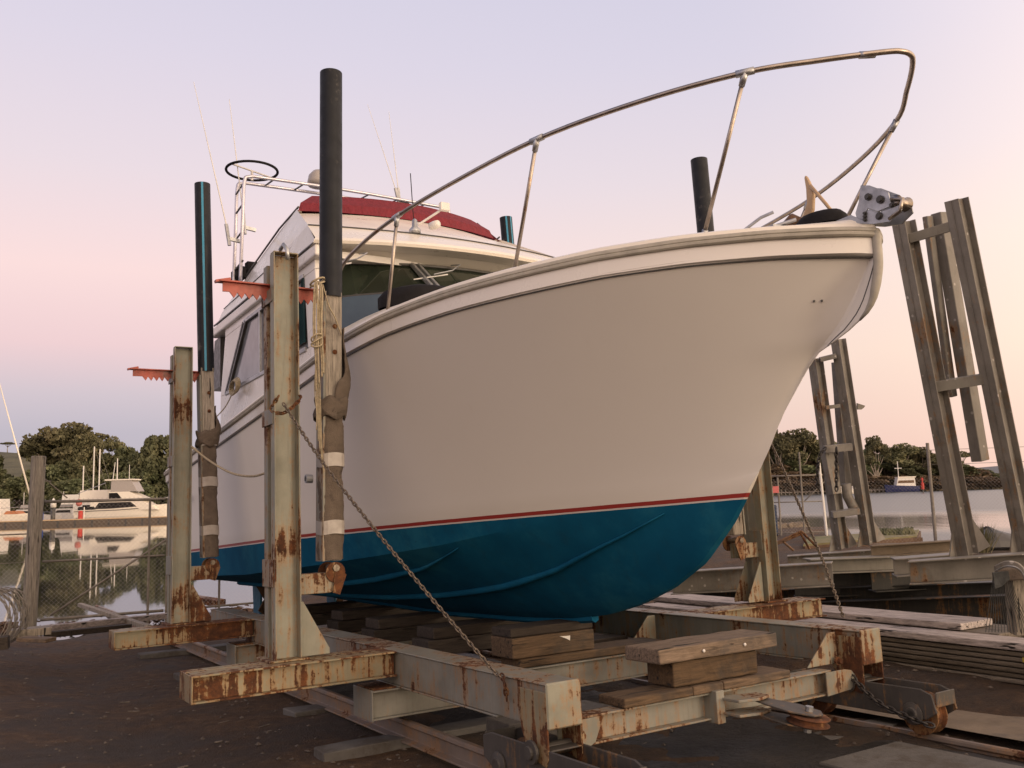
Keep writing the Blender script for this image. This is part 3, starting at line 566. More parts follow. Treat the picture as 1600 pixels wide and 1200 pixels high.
# side beams: box sections with a capping flange, end legs that straddle the bogie pins
for xa, xb, yn in ((3.20, 3.46, 4.86), (6.38, 6.63, 4.98)):
    b = B(); b.box(xa+.012, xb-.012, yn+.012, 13.4, -1.275, -1.014)
    b.box(xa, xb, yn+.004, 13.4, -1.012, -1.0); b.box(xa, xb, yn+.62, 13.4, -1.29, -1.277)
    b.build('side_beam', M['beam2'], cr, bevel=.005)
    e = B(); e.box(xa-.004, xb+.004, yn-.012, yn+.008, -1.275, -.994)
    e.build('end_plate', M['post'], cr, bevel=.012)
    for xx in (xa-.006, xb-.008):
        e = B().prism([(xx, yn+.0, -1.05), (xx, yn+.32, -1.05), (xx, yn+.30, -1.30), (xx, yn+.22, -1.46), (xx, yn+.03, -1.50), (xx, yn, -1.45)], (.014, 0, 0)); e.build('pin_plate', M['beam'], cr, bevel=.003)
    px0 = B().tube([(xa-.07, yn+.14, -1.42), (xb+.07, yn+.14, -1.42)], .042, 14); px0.build('pivot_pin', M['bog'], cr, bevel=.004)
    for xx in (xa-.05, xb+.03): B().lathe((xx, yn+.14, -1.42), [(.075, 0), (.075, .02)], 16, (1, 0, 0)).build('pin_washer', M['bog'], cr, bevel=.003)
    # bogie
    bo = B(); m0, m1 = xa-.0, xb+.02; ya, yb = yn-.62, yn+.82
    for xx in (m0, m1-.016):
        pol = [(xx, ya+.03, -1.43), (xx, ya+.12, -1.395), (xx, yb-.12, -1.395), (xx, yb, -1.43), (xx, yb, -1.57), (xx, yb-.1, -1.62), (xx, ya+.1, -1.62), (xx, ya, -1.56)]
        bo.prism(pol, (.016, 0, 0))
    bo.box(m0+.016, m1-.016, ya+.0, ya+.014, -1.52, -1.41).box(m0+.016, m1-.016, yb-.014, yb, -1.52, -1.41).box(m0+.016, m1-.016, yn+.0, yn+.34, -1.41, -1.398)
    bf_ = bo.build('bogie_frame', M['bog'], cr, bevel=.006)
    for yw in (ya+.20, yb-.22):
        B().lathe(((m0+m1)/2-.055, yw, -1.60), [(.10, -.012), (.155, -.01), (.155, .0), (.13, .02), (.128, .09), (.155, .11), (.155, .12), (.10, .122)], 28, (1, 0, 0)).build('wheel', M['rust'], cr, smooth=False, bevel=.002)
        B().tube([(m0-.04, yw, -1.585), (m1+.04, yw, -1.585)], .03, 12).build('axle', M['bog'], bf_)
        for xx in (m0-.028, m1+.004): B().lathe((xx, yw, -1.585), [(.085, 0), (.085, .012), (.05, .022), (.045, .03)] if xx > m0 else [(.045, -.012), (.05, 0), (.085, .010), (.085, .024)], 18, (1, 0, 0)).build('wheel_hub', M['bog'], bf_, bevel=.002)
# outrigger cross beams and the uprights
def upright(side, yc, y_dir, px0, ztop):
    # two channels back to back with a slot between, joined by side straps
    sg = -1 if side == 'L' else 1
    x0, x1 = (px0, px0+.22); xm = (x0+x1)/2; z0 = -.985
    o1 = B().channel((xm, yc+.055, z0), (xm, yc+.055, ztop), .215, .105, (1, 0, 0), (0, -1, 0), .011)
    o1.box(x0+.004, x1-.004, yc+.004, yc+.10, ztop, ztop+.012)
    f_ = o1.build('upright', M['post'], cr, bevel=.003)
    o2 = B().channel((xm, yc+.27, z0), (xm, yc+.27, ztop-.06), .20, .10, (1, 0, 0), (0, 1, 0), .011); o2.build('upright', M['postb'], cr, bevel=.003)
    for zz, hh in ((ztop-.42, .12), (ztop-1.46, .13), (-.42, .22)):
        for xx in (x0-.006, x1-.006): B().box(xx, xx+.012, yc+.03, yc+.33, zz, zz+hh).build('tie_strap', M['postb'], f_, bevel=.003)
    B().box(x0-.05, x1+.05, yc-.03, yc+.36, -.999, -.984).build('base_plate', M['beam'], cr, bevel=.003)
    gx = x1 if sg < 0 else x0; gs = 1 if sg < 0 else -1
    for yy in (yc+.06, yc+.27):
        B().prism([(gx+.012*gs, yy, -.984), (gx+gs*.25, yy, -.984), (gx+gs*.25, yy, -.94), (gx+gs*.03, yy, -.55), (gx+.012*gs, yy, -.55)], (0, .012, 0)).build('gusset', M['post'], cr, bevel=.002)
    return f_
for ya, yb, xl, xr in ((7.06, 7.46, 1.57, 8.52), (11.18, 11.58, 1.64, 8.45)):
    for x0, x1 in ((xl, 3.196), (6.64, xr)):
        b = B()
        for yy in (ya+.07, yb-.07): Ibeam(b, (x0, yy, -1.0), (x1, yy, -1.0), .135, .2, (0, 1, 0))
        b.box(x0+.02, x1, ya+.13, yb-.13, -1.012, -1.002)
        if x0 < 3: b.box(x0-.012, x0-.001, ya, yb, -1.2, -1.0)
        b.build('outrigger_beam', M['beam'], cr, bevel=.003)
    b = B()
    for yy in (ya+.05, yb-.05): Ibeam(b, (2.98, yy, -1.292), (6.9, yy, -1.292), .10, .23, (0, 1, 0))
    b.box(2.966, 2.979, ya, yb, -1.53, -1.285)
    b.build('cross_beam', M['beam2'], cr, bevel=.003)
    for x0 in (2.99, 6.62): B().box(x0, x0+.2, ya+.02, yb-.02, -1.29, -1.279).build('packing_plate', M['rust'], cr)
upright('L', 7.24, 1, 2.235, 2.36); upright('L', 11.34, 1, 2.27, 2.33); upright('R', 7.24, 1, 7.80, 2.36); upright('R', 11.34, 1, 7.78, 2.33)
B().tube([(2.31, 7.29, 2.40), (2.31, 7.20, 2.42), (2.33, 7.16, 2.36), (2.33, 7.16, 2.28)], .018, 8).build('lifting_hook', M['galv'], cr, smooth=True)
# front cross beam with towing lug
b = Ibeam(B(), (3.50, 5.16, -1.288), (6.12, 5.16, -1.288), .15, .19, (0, 1, 0)); b.build('front_cross_beam', M['beam2'], cr, bevel=.003)
for x0, sg in ((3.42, 1), (6.36, -1)):
    y0 = 5.09 if sg > 0 else 5.07
    B().prism([(x0, y0, -1.48), (x0+sg*.22, y0, -1.50), (x0+sg*.30, y0, -1.46), (x0+sg*.34, y0, -1.38), (x0+sg*.34, y0, -1.30), (x0, y0, -1.31)] if sg > 0 else [(6.02, y0, -1.478), (6.30, y0, -1.46), (6.37, y0, -1.42), (6.38, y0, -1.36), (6.33, y0, -1.31), (6.25, y0, -1.295), (6.02, y0, -1.295)], (0, -.014, 0)).build('end_lug', M['postb'], cr, bevel=.003)
B().prism([(5.98, 5.2, -1.27), (6.35, 5.2, -1.27), (6.35, 5.2, -1.02), (6.26, 5.2, -1.02)], (0, .014, 0)).build('gusset', M['post'], cr, bevel=.003)
B().prism([(6.02, 7.5, -1.27), (6.36, 7.5, -1.27), (6.36, 7.5, -1.02), (6.26, 7.5, -1.02)], (0, .014, 0)).build('gusset', M['post'], cr, bevel=.003)
for x, y, z in ((6.30, 5.17, -1.245), (3.52, 5.0, -1.25), (3.55, 5.02, -1.38)): B().lathe((x, y, z), [(.035, 0), (.035, .02), (.02, .02), (.02, .05)], 8, (0, -1, 0)).build('bolt', M['beam'], cr)
# towing lug and sheave block hung on the cross beam
B().box(4.78, 4.86, 5.02, 5.16, -1.50, -1.27).prism([(4.84, 5.08, -1.34), (5.16, 5.0, -1.34), (5.16, 4.86, -1.34), (5.02, 4.82, -1.34), (4.84, 4.86, -1.34)], (0, 0, .02)).prism([(4.84, 5.08, -1.44), (5.16, 5.0, -1.44), (5.16, 4.86, -1.44), (5.02, 4.82, -1.44), (4.84, 4.86, -1.44)], (0, 0, .02)).build('towing_lug', M['beam2'], cr, bevel=.004)
sh = thing('sheave_block', 'rusty pulley block with orange sheave hanging from the towing lug', 'pulley', (5.1, 4.75, -1.56), True)
u_ = Vector((.42, -.9, -.18)).normalized(); a_ = Vector((.9, .42, 0)).normalized(); w_ = u_.cross(a_)
c0 = Vector((5.06, 4.94, -1.39))
for k in (-1, 1):
    base = c0+w_*k*.045
    pts = [base-a_*.06, base+u_*.12-a_*.10, base+u_*.30-a_*.14, base+u_*.46-a_*.09, base+u_*.50, base+u_*.46+a_*.09, base+u_*.30+a_*.13, base+u_*.12+a_*.08, base+a_*.06]
    B().prism(pts, w_*.012).build('cheek_plate', M['bog'], sh, bevel=.003)
B().lathe(c0+u_*.40-w_*.03, [(.14, 0), (.15, .006), (.12, .02), (.12, .04), (.15, .052), (.14, .06)], 26, w_).build('sheave', M['rust'], sh)
B().tube([c0+u_*.40-w_*.09, c0+u_*.40+w_*.09], .028, 10).build('sheave_pin', M['galv'], sh)
# guide arms: bracket, hinge, padded arm, plastic pipe, toothed rack
def arm(side, yc, xb, xpost, zt, pr, stripe, lean=0., pad=True):
    sg = 1 if side == 'L' else -1
    X_ = xb; nm = cr
    B().box(min(xpost, X_), max(xpost, X_), yc-.08, yc+.08, -.50, -.335).build('arm_bracket', M['post'], nm, bevel=.006)
    B().lathe((X_, yc-.10, -.335), [(.085, 0), (.085, .014)], 18, (0, 1, 0)).build('hinge_plate', M['rust'], nm, bevel=.002)
    B().lathe((X_, yc+.086, -.335), [(.085, 0), (.085, .014)], 18, (0, 1, 0)).prism([(X_, yc-.10, -.26), (X_+sg*.09, yc-.10, -.36), (X_+sg*.03, yc-.10, -.52), (X_-sg*.03, yc-.10, -.5)], (0, -.012, 0)).build('hinge_plate', M['rust'], nm)
    B().tube([(X_, yc-.12, -.30), (X_, yc+.12, -.30)], .03, 8).build('hinge_pin', M['chain'], nm)
    top_ = Vector((X_+lean, yc, 2.1)); bot_ = Vector((X_-.01*sg, yc, -.24)); tip = bot_+(top_-bot_)*((zt-bot_.z)/(top_.z-bot_.z))
    ar = B().bar(bot_, top_, .155, .15, (1, 0, 0)).build('guide_arm', M['woodz'], nm, bevel=.008)
    B().bar(bot_+Vector((-sg*.088, 0, .0)), top_+Vector((-sg*.088, 0, -.1)), .02, .17, (1, 0, 0)).build('arm_angle', M['postb'], ar)
    p0 = bot_+(top_-bot_)*.98; d = (tip-p0).normalized()
    pi_ = B(); n = 24; m = 14; a = Vector((1, 0, 0)); a = (a-d*a.dot(d)).normalized(); bb = d.cross(a); o = []
    for q in [p0+(tip-p0)*(i/m) for i in range(m+1)]: o.append([q+(a*cos(2*pi*k/n)+bb*sin(2*pi*k/n))*pr for k in range(n)])
    o.append([tip+(a*cos(2*pi*k/n)+bb*sin(2*pi*k/n))*(pr-.012) for k in range(n)]); o.append([tip-d*.2+(a*cos(2*pi*k/n)+bb*sin(2*pi*k/n))*(pr-.012) for k in range(n)])
    pi_.grid(o, close=True); po = pi_.build('guide_pipe', M['hdpe'], nm, smooth=True); po.data.set_sharp_from_angle(angle=radians(40))
    for ang in stripe:
        e = a*cos(ang)+bb*sin(ang); s_ = a*-sin(ang)+bb*cos(ang); B().obox((p0+tip)/2+e*(pr+.0006), e*.0012, s_*.013, (tip-p0)*.4995).build('pipe_stripe', M['stripe'], po)
    return ar, bot_, top_
for spec in (('L', 7.42, 2.775, 2.45, 4.20, .102, (), .03), ('L', 11.45, 2.74, 2.48, 4.52, .098, (4.45,), -.07), ('R', 7.42, 7.52, 7.81, 4.20, .10, (), -.03), ('R', 11.45, 7.45, 7.79, 4.74, .098, (4.2, 5.0), -.10)):
    ar, bt, tp = arm(*spec)
    if spec[0] == 'L':
        near = spec[1] < 9
        def on(z): return bt+(tp-bt)*((z-bt.z)/(tp.z-bt.z))
        # carpet wrapped round the timber, torn and folded back at its top
        z1 = 1.10 if near else 1.25; rows = []; n = 24
        for i in range(34):
            z = -.23+(z1+.23)*i/33; c = on(z); cnt = []
            for k in range(n):
                a = 2*pi*k/n; rx, ry = .098, .10
                q = (abs(cos(a))**4+abs(sin(a))**4)**-.25; wv = 1+.05*sin(z*9+k*.9)+.04*random.uniform(-1, 1)
                if abs(((z+.23) % .47)-.235) < .03: wv *= .93
                cnt.append((c.x+rx*q*cos(a)*wv, c.y+ry*q*sin(a)*wv, z+(.07*random.random() if i == 33 else 0)))
            rows.append(cnt)
        ca = B().grid(rows, close=True).build('carpet_padding', M['carpet'], ar, smooth=True)
        for zz in ((-.02, .55) if near else (.03, .62, 1.12)):
            c = on(zz); B().grid([[(on(z).x+.107*((abs(cos(a))**4+abs(sin(a))**4)**-.25)*cos(a), on(z).y+.109*((abs(cos(a))**4+abs(sin(a))**4)**-.25)*sin(a), z+.006*sin(a*3)) for a in [2*pi*k/24 for k in range(24)]] for z in (zz, zz+.05, zz+.115)], close=True).build('tape_band', M['tape'], ca)
        # torn upper carpet, folded open round the boat side of the arm
        zt_ = 1.78 if near else 1.62; rows = []
        for i in range(26):
            t_ = i/25; z = z1-.10+(zt_-z1+.10)*t_; c = on(z); a0 = -1.9+1.75*t_+.12*sin(t_*17); a1 = 1.2-.35*t_; rw = []
            bl = 1+.62*sin(min(1, t_*1.25)*pi)**2
            for k in range(13):
                a = a0+(a1-a0)*k/12; q = (abs(cos(a))**4+abs(sin(a))**4)**-.25; e = 1+(bl-1)*max(0, cos(a-.1))+.05*sin(k*1.3+i*.5)
                rw.append((c.x+.104*q*cos(a)*e, c.y+.106*q*sin(a)*(1+.05*sin(i)), z+.012*sin(k*2.3+i)))
            rows.append(rw)
        f_o = B().grid(rows).build('carpet_flap', M['carpet'], ar, smooth=True); md = f_o.modifiers.new('solid', 'SOLIDIFY'); md.thickness = .012
        rows = [[(on(z1).x+.125*((abs(cos(a))**4+abs(sin(a))**4)**-.25)*cos(a)*(1+.12*sin(3*a+i)), on(z1).y+.125*((abs(cos(a))**4+abs(sin(a))**4)**-.25)*sin(a)*(1+.1*cos(4*a+i*2)), z1-.13+.035*i+.02*sin(5*a+i)) for a in [2*pi*k/28 for k in range(28)]] for i in range(6)]
        f_o = B().grid(rows, close=True).build('carpet_fold', M['carpet'], ar, smooth=True); md = f_o.modifiers.new('solid', 'SOLIDIFY'); md.thickness = .014
        for zz in (1.55, 1.78): 
            c = on(zz); B().lathe((c.x+.01, c.y-.078, zz), [(.022, 0), (.022, .004), (.012, .006), (.011, .012)], 12, (0, -1, 0)).build('bolt', M['rust'], ar)
def rack(yc, x0, x1, z, n):
    b = B(); hw = .022; L_ = x1-x0
    b.box(x0, x1, yc-.045, yc+.045, z, z+.012)
    poly = [(x0+.03, yc-.006, z)]; poly += [(x1, yc-.006, z), (x1, yc-.006, z-.075)]
    p = .064; xs_ = x1
    while xs_-p > x0+.08:
        poly += [(xs_-.008, yc-.006, z-.105), (xs_-.022, yc-.006, z-.128), (xs_-p+.004, yc-.006, z-.078)]; xs_ -= p
    poly += [(x0+.03, yc-.006, z-.08)]
    b.prism(poly, (0, .012, 0)); o = b.build('toothed_rack', M['red'], cr)
    B().bar((x0-.03, yc, z+.0), (x0+.09, yc, z+.03), .02, .06, (0, 0, 1)).build('rack_stop', M['red'], o)
rack(7.42, 1.83, 2.68, 2.10, 6); rack(11.5, 1.79, 2.63, 2.05, 6)
# ---------------------------------------------------------------- chains
def chain(name, pts, r, pitch, m, label, cat='chain', slip=True):
    P = spline(pts, 30) if len(pts) > 2 else [Vector(pts[0]).lerp(Vector(pts[1]), i/40) for i in range(41)]
    b = B(); out = [P[0]]; acc = 0
    for a, c in zip(P, P[1:]):
        seg = (c-a).length; pos = 0
        while acc+seg-pos >= pitch:
            pos += pitch-acc; acc = 0; out.append(a.lerp(c, min(1, pos/seg)))
        acc += seg-pos
    for i, (a, c) in enumerate(zip(out, out[1:])):
        d = (c-a).normalized(); s_ = d.cross(Vector((.3, .5, .8))).normalized(); u = s_ if i % 2 else d.cross(s_).normalized(); mid = (a+c)/2; hl, hw = pitch*.5+r*.9, r*2.1
        b.tube([mid+d*(hl*cos(t))*(1 if True else 0)+u*hw*sin(t)+d*(.18*hl*(1 if cos(t) > .2 else -1 if cos(t) < -.2 else 0)) for t in [2*pi*k/10 for k in range(10)]], r, 5, closed=True)
    o = b.build(name, m, slip=slip, smooth=True); return tag(o, label, cat)
ch = chain('chain', [(2.30, 7.20, 1.06), (2.48, 6.75, .52), (2.78, 6.1, -.20), (3.12, 5.42, -.93), (3.165, 5.32, -1.0)], .0055, .034, M['chain'], 'long galvanised chain stretched from the nearest upright down to the left beam end')
chain('chain', [(3.17, 5.34, -.99), (3.16, 5.28, -1.06), (3.18, 5.30, -1.17)], .0065, .036, M['rust'], 'short rusty chain end hanging against the left beam near its front')
chain('chain', [(2.26, 7.2, 1.12), (2.23, 7.3, 1.02), (2.30, 7.18, .98), (2.44, 7.2, 1.1), (2.46, 7.3, 1.16)], .0065, .036, M['rust'], 'rusty chain turns knotted round the nearest upright at mid height')
chain('chain', [(8.02, 7.22, .80), (7.75, 6.75, .28), (7.35, 6.1, -.45), (7.0, 5.62, -.99)], .0060, .036, M['chain'], 'thin chain running down from the right upright behind the bow')
chain('chain', [(6.33, 5.06, -1.36), (6.28, 4.8, -1.52), (6.32, 4.5, -1.62), (6.36, 4.35, -1.65)], .009, .05, M['chaindark'], 'short dark greasy chain between the lug and the right bogie wheel')
chain('chain', [(2.66, 8.7, .62), (2.52, 8.2, .60), (2.40, 7.75, .66), (2.36, 7.5, .70)], .0075, .04, M['chaindark'], 'short dark chain joining the sagging rope to the nearest upright')
tag(B().tube(spline([(2.47, 11.3, 1.10), (2.58, 10.9, .90), (2.66, 10.2, .70), (2.68, 9.4, .61), (2.66, 8.7, .62)]), .013, 8).build('rope', M['rope'], slip=True, smooth=True), 'grey rope sagging between the two left uprights', 'rope')
# rope tail hung on the near arm
rt = thing('rope', 'bundle of old beige rope hanging beside the nearest padded arm', 'rope', (2.62, 7.28, 1.0), True)
def strand(pts, r=.008, name='strand'):
    P = spline(pts, 5); return B().tube(P, r, 6).build(name, M['rope'], rt, smooth=True)
for k in range(7):
    a = random.uniform(-1, 1); x = 2.585+.012*k; y = 7.24-.01*(k % 3)
    strand([(2.62+.01*a, 7.30, 2.16), (x+.01*a, y, 2.08), (x-.012*a, y, 1.75), (x+.014*a, y, 1.45), (x+.01*a, y-.01, 1.18+.03*k)])
for k in range(5): strand([(2.60+.008*k, 7.26, 1.40), (2.585+.012*k, 7.25, 1.2), (2.60+.01*k, 7.25, 1.0-.05*k), (2.60+.014*k, 7.26, .85-.09*k)], .0045)
for z in (1.64, 1.615, 1.585): strand([(2.605+.048*cos(t), 7.235+.03*sin(t), z+.03*sin(t+z*40)) for t in [k*pi/5 for k in range(11)]], .0075)
for z in (2.165, 2.14): strand([(2.65+.06*cos(t), 7.33+.06*sin(t), z+.03*sin(t+z*30)) for t in [k*pi/5 for k in range(11)]], .009)
strand([(2.68, 7.28, 2.13), (2.74, 7.3, 1.95), (2.80, 7.31, 1.85), (2.86, 7.32, 1.70)], .006)
fl_ = thing('rope', 'small coil of pale rope hanging under the side window of the cruiser', 'rope', (3.24, 12.1, 1.95), True)
rt = fl_
for k in range(5): strand([(3.235-.012*k, 12.15+.17*cos(t), 2.02+.095*sin(t)-.01*k) for t in [j*pi/6 for j in range(13)]], .012)
strand([(3.24, 12.3, 1.97), (3.23, 12.7, 1.80), (3.2, 13.1, 1.70)], .008)
# mooring rope on the foredeck by the pipe
rt = thing('rope', 'loose coil of pale rope lying on the side deck by the rail', 'rope', (3.35, 8.5, 1.82), True)
for k in range(5): strand([(3.36+.10*cos(t)*(1-.08*k), 8.45+.20*sin(t), 1.85+.018*k+.012*sin(t*3+k)) for t in [j*pi/6 for j in range(13)]], .011)
# anchor lying on the foredeck
an = thing('anchor', 'tan rusty plough anchor lying on the foredeck behind the roller', 'anchor', (5.13, 4.0, 1.9), True)
def oxs(L_): return [oX(a, b, 5.13) for a, b in L_]
B().prism(oxs([(1246, 349), (1255, 335), (1260, 318), (1259, 295), (1256, 276), (1259, 273), (1264, 282), (1271, 302), (1270, 325), (1266, 340), (1258, 349)]), (.05, .02, 0)).build('fluke', M['tan'], an, bevel=.008)
p = oxs([(1266, 290), (1290, 318), (1306, 338)]); B().tube(p, [.014, .013, .012], 8).build('shank', M['tan'], an, smooth=True)
B().tube(oxs([(1226, 352), (1238, 343), (1252, 347)]), [.025, .045, .03], 8).build('crown', M['rust'], an, smooth=True)
# ---------------------------------------------------------------- timber blocks on the cradle
def block(name, x0, x1, y0, y1, z0, z1, m, label, grp=None, cat='timber block', jit=.004, sk=0):
    b = B(); nx = 10; 
    vs = [(x0+(x1-x0)*i/nx, y, z) for i in range(nx+1) for y, z in ((y0, z0), (y1, z0), (y1, z1), (y0, z1))]
    vs = [(x+random.uniform(-jit, jit), y+random.uniform(-jit, jit), z+(random.uniform(-jit, 0) if z == z1 else random.uniform(0, jit*.2))) for x, y, z in vs]
    vs = [(x+(y-5.5)*sk, y, z) for x, y, z in vs]
    fs = [(4*i+k, 4*i+(k+1) % 4, 4*(i+1)+(k+1) % 4, 4*(i+1)+k) for i in range(nx) for k in range(4)]+[(3, 2, 1, 0), (4*nx, 4*nx+1, 4*nx+2, 4*nx+3)]
    b.add(vs, fs); return tag(b.build(name, m, slip=True, bevel=.012, seg=2), label, cat, grp)
block('timber_block', 4.30, 5.50, 5.06, 5.44, -1.035, -.925, M['wood'], 'thick brown timber slab with two bolt heads, topmost of the front stack', jit=.009)
block('timber_block', 4.46, 5.31, 5.10, 5.40, -1.215, -1.038, M['wood'], 'split brown timber block between the bolted slab and the base planks', jit=.009)
for i, (a, b_) in enumerate(((3.97, 4.60), (4.605, 4.90), (4.905, 5.62))): block('timber_block', a, b_, 5.06, 5.36, -1.284, -1.219, M['wood'], ('base plank at the left end under the front timber stack', 'short middle base plank under the front timber stack', 'base plank at the right end under the front timber stack')[i])
for x in (4.72, 5.14): tag(B().lathe((x, 5.052, -.98), [(.012, 0), (.012, .006), (.005, .012)], 10, (0, -1, 0)).build('bolt_head', M['white'], slip=True), 'pale %s bolt head on the front face of the top timber slab' % ('left' if x < 4.9 else 'right'), 'bolt')
block('timber_block', 4.34, 5.26, 7.12, 7.46, -1.018, -.935, M['woodd'], 'dark timber pad directly under the forefoot of the blue keel')
block('timber_block', 4.34, 5.26, 7.10, 7.48, -1.205, -1.02, M['wood'], 'large brown block with a torn paper scrap under the keel pad')
block('timber_block', 4.40, 6.10, 7.08, 7.42, -1.286, -1.208, M['wood'], 'long plank lying on the cross beam under the keel blocks')
tag(B().prism([(4.85, 7.093, -1.05), (4.93, 7.093, -1.055), (4.97, 7.093, -1.055), (4.965, 7.093, -1.10), (4.93, 7.093, -1.08)], (0, -.004, 0)).build('paper_scrap', M['white'], slip=True), 'torn white paper scrap stuck on the block under the keel', 'paper scrap')
k_ = 0
for y0, xa, xb in ((8.5, 4.2, 5.7), (9.9, 4.2, 5.8), (11.3, 4.3, 5.9), (12.6, 4.3, 5.7)):
    for z0, z1, dx in ((-1.30, -1.14, 0), (-1.137, -1.02, .06)):
        nm = ('second', 'third', 'fourth', 'aftmost')[k_]; block('timber_block', xa+dx, xb-dx, y0, y0+.4, z0, z1, M['woodd'], 'dark %s timber of the %s keel stack counted from the bow' % ('lower' if dx == 0 else 'upper', nm))
    k_ += 1
for i, (x0, x1, y0, y1) in enumerate(((5.4, 6.2, 6.2, 6.45), (5.75, 6.3, 7.9, 8.2))): block('timber_block', x0, x1, y0, y1, -1.36, -1.25, M['woodd'], ('small dark offcut lying inside the cradle near the right beam', 'dark offcut behind the long plank by the right beam')[i])
block('timber_block', 3.55, 4.5, 5.9, 6.25, -1.60, -1.45, M['sleeper'], 'grey weathered block lying behind the front cross beam')
# ---------------------------------------------------------------- rails and sleepers
def railp(name, x, y0, y1, zt, label, h=.15):
    b = B(); 
    b.prism([(x-.03, y0, zt-.012), (x-.034, y0, zt-.035), (x-.01, y0, zt-.05), (x-.009, y0, zt-h+.03), (x-.065, y0, zt-h+.015), (x-.065, y0, zt-h), (x+.065, y0, zt-h), (x+.065, y0, zt-h+.015), (x+.009, y0, zt-h+.03), (x+.01, y0, zt-.05), (x+.034, y0, zt-.035), (x+.03, y0, zt-.012), (x+.02, y0, zt), (x-.02, y0, zt)], (0, y1-y0, 0))
    return tag(b.build(name, M['rail'], slip=True, bevel=.003), label, 'rail')
railp('steel_rail', 3.34, -1.5, 26, -1.755+.17, 'rusty rail under the left side of the cradle', .17)
railp('steel_rail', 6.52, -1.5, 26, -1.755, 'dark rail under the right side of the cradle', .13)
railp('steel_rail', 5.15, -1.5, 12, -1.80, 'thin worn centre rail in the bottom of the slip', .06)
lab = ('nearest concrete sleeper poking out left of the rusty rail', 'second broken concrete sleeper left of the rusty rail', 'third concrete sleeper left of the rail behind the near outrigger', 'fourth concrete sleeper beyond the far outrigger', 'farthest concrete sleeper left of the rail')
for i, (y, x0) in enumerate(((7.2, 2.62), (9.0, 2.95), (12.5, 2.6), (15.2, 2.6), (18.0, 2.7))):
    block('concrete_sleeper', x0, 5.9, y, y+.30, -2.0, -1.725, M['sleeper'], lab[i], None, 'sleeper', .014)
for i, y in enumerate((3.2, 5.0, 6.8, 8.6)):
    tag(B().box(5.9, 6.95, y, y+.28, -2.0, -1.79).build('concrete_sleeper', M['sleeper'], slip=True, bevel=.02, seg=2), 'dark concrete sleeper under the right rail, %s from the camera' % ('first', 'second', 'third', 'fourth')[i], 'sleeper')
tag(B().grid([[(x, y, -1.742+.006*sin(x*7)*sin(y*5)) for x in np.linspace(6.75, 8.36, 10)] for y in np.linspace(-1, 14, 60)]).build('concrete_apron', M['conc'], slip=True), kind='structure')
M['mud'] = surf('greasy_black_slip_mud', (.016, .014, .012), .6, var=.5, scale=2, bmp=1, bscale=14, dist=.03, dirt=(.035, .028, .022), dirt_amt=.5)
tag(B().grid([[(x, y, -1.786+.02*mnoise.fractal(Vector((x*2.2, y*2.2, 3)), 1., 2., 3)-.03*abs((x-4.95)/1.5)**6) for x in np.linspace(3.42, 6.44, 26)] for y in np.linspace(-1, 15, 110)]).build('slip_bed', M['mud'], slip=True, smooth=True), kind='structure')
tag(B().box(5.3, 6.2, 2.6, 4.6, -2.0, -1.765).build('concrete_slab', M['sleeper'], slip=True, bevel=.01), kind='structure')
# timber and board stack right of the cradle
for i in range(8):
    z0 = -1.742+i*.049
    tag(block('stacked_board', 8.33+random.uniform(-.015, .015), 9.45, 2.2, 10.9+random.uniform(-.1, .1), z0+.002, z0+.044, M['woodk'], 'x', sk=.09), 'long weathered board of the stack beside the cradle, layer %s from the ground' % ('first', 'second', 'third', 'fourth', 'fifth', 'sixth', 'seventh', 'eighth')[i], 'board', 'boards stacked beside the cradle')
tag(block('timber_plank', 8.31, 8.68, 2.2, 10.7, -1.344, -1.274, M['woodg'], 'x', sk=.09), 'wide grey plank lying along the near edge of the board stack', 'plank')
tag(block('timber_plank', 8.74, 9.42, 5.2, 10.9, -1.344, -1.276, M['woodk'], 'x', sk=.09), 'brown plank beneath the shorter grey plank on top of the board stack', 'plank')
tag(block('timber_plank', 8.70, 9.28, 5.58, 11.2, -1.272, -1.20, M['woodg'], 'x', sk=.10), 'shorter grey plank with orange cut end on top of the board stack', 'plank')
tag(B().box(8.20, 8.212, 4.3, 4.7, -1.43, -1.39).build('yellow_tag', surf('yellow_paint', (.35, .28, .05), .8), slip=True), 'faded yellow paint mark board on the face of the stack', 'paint mark')
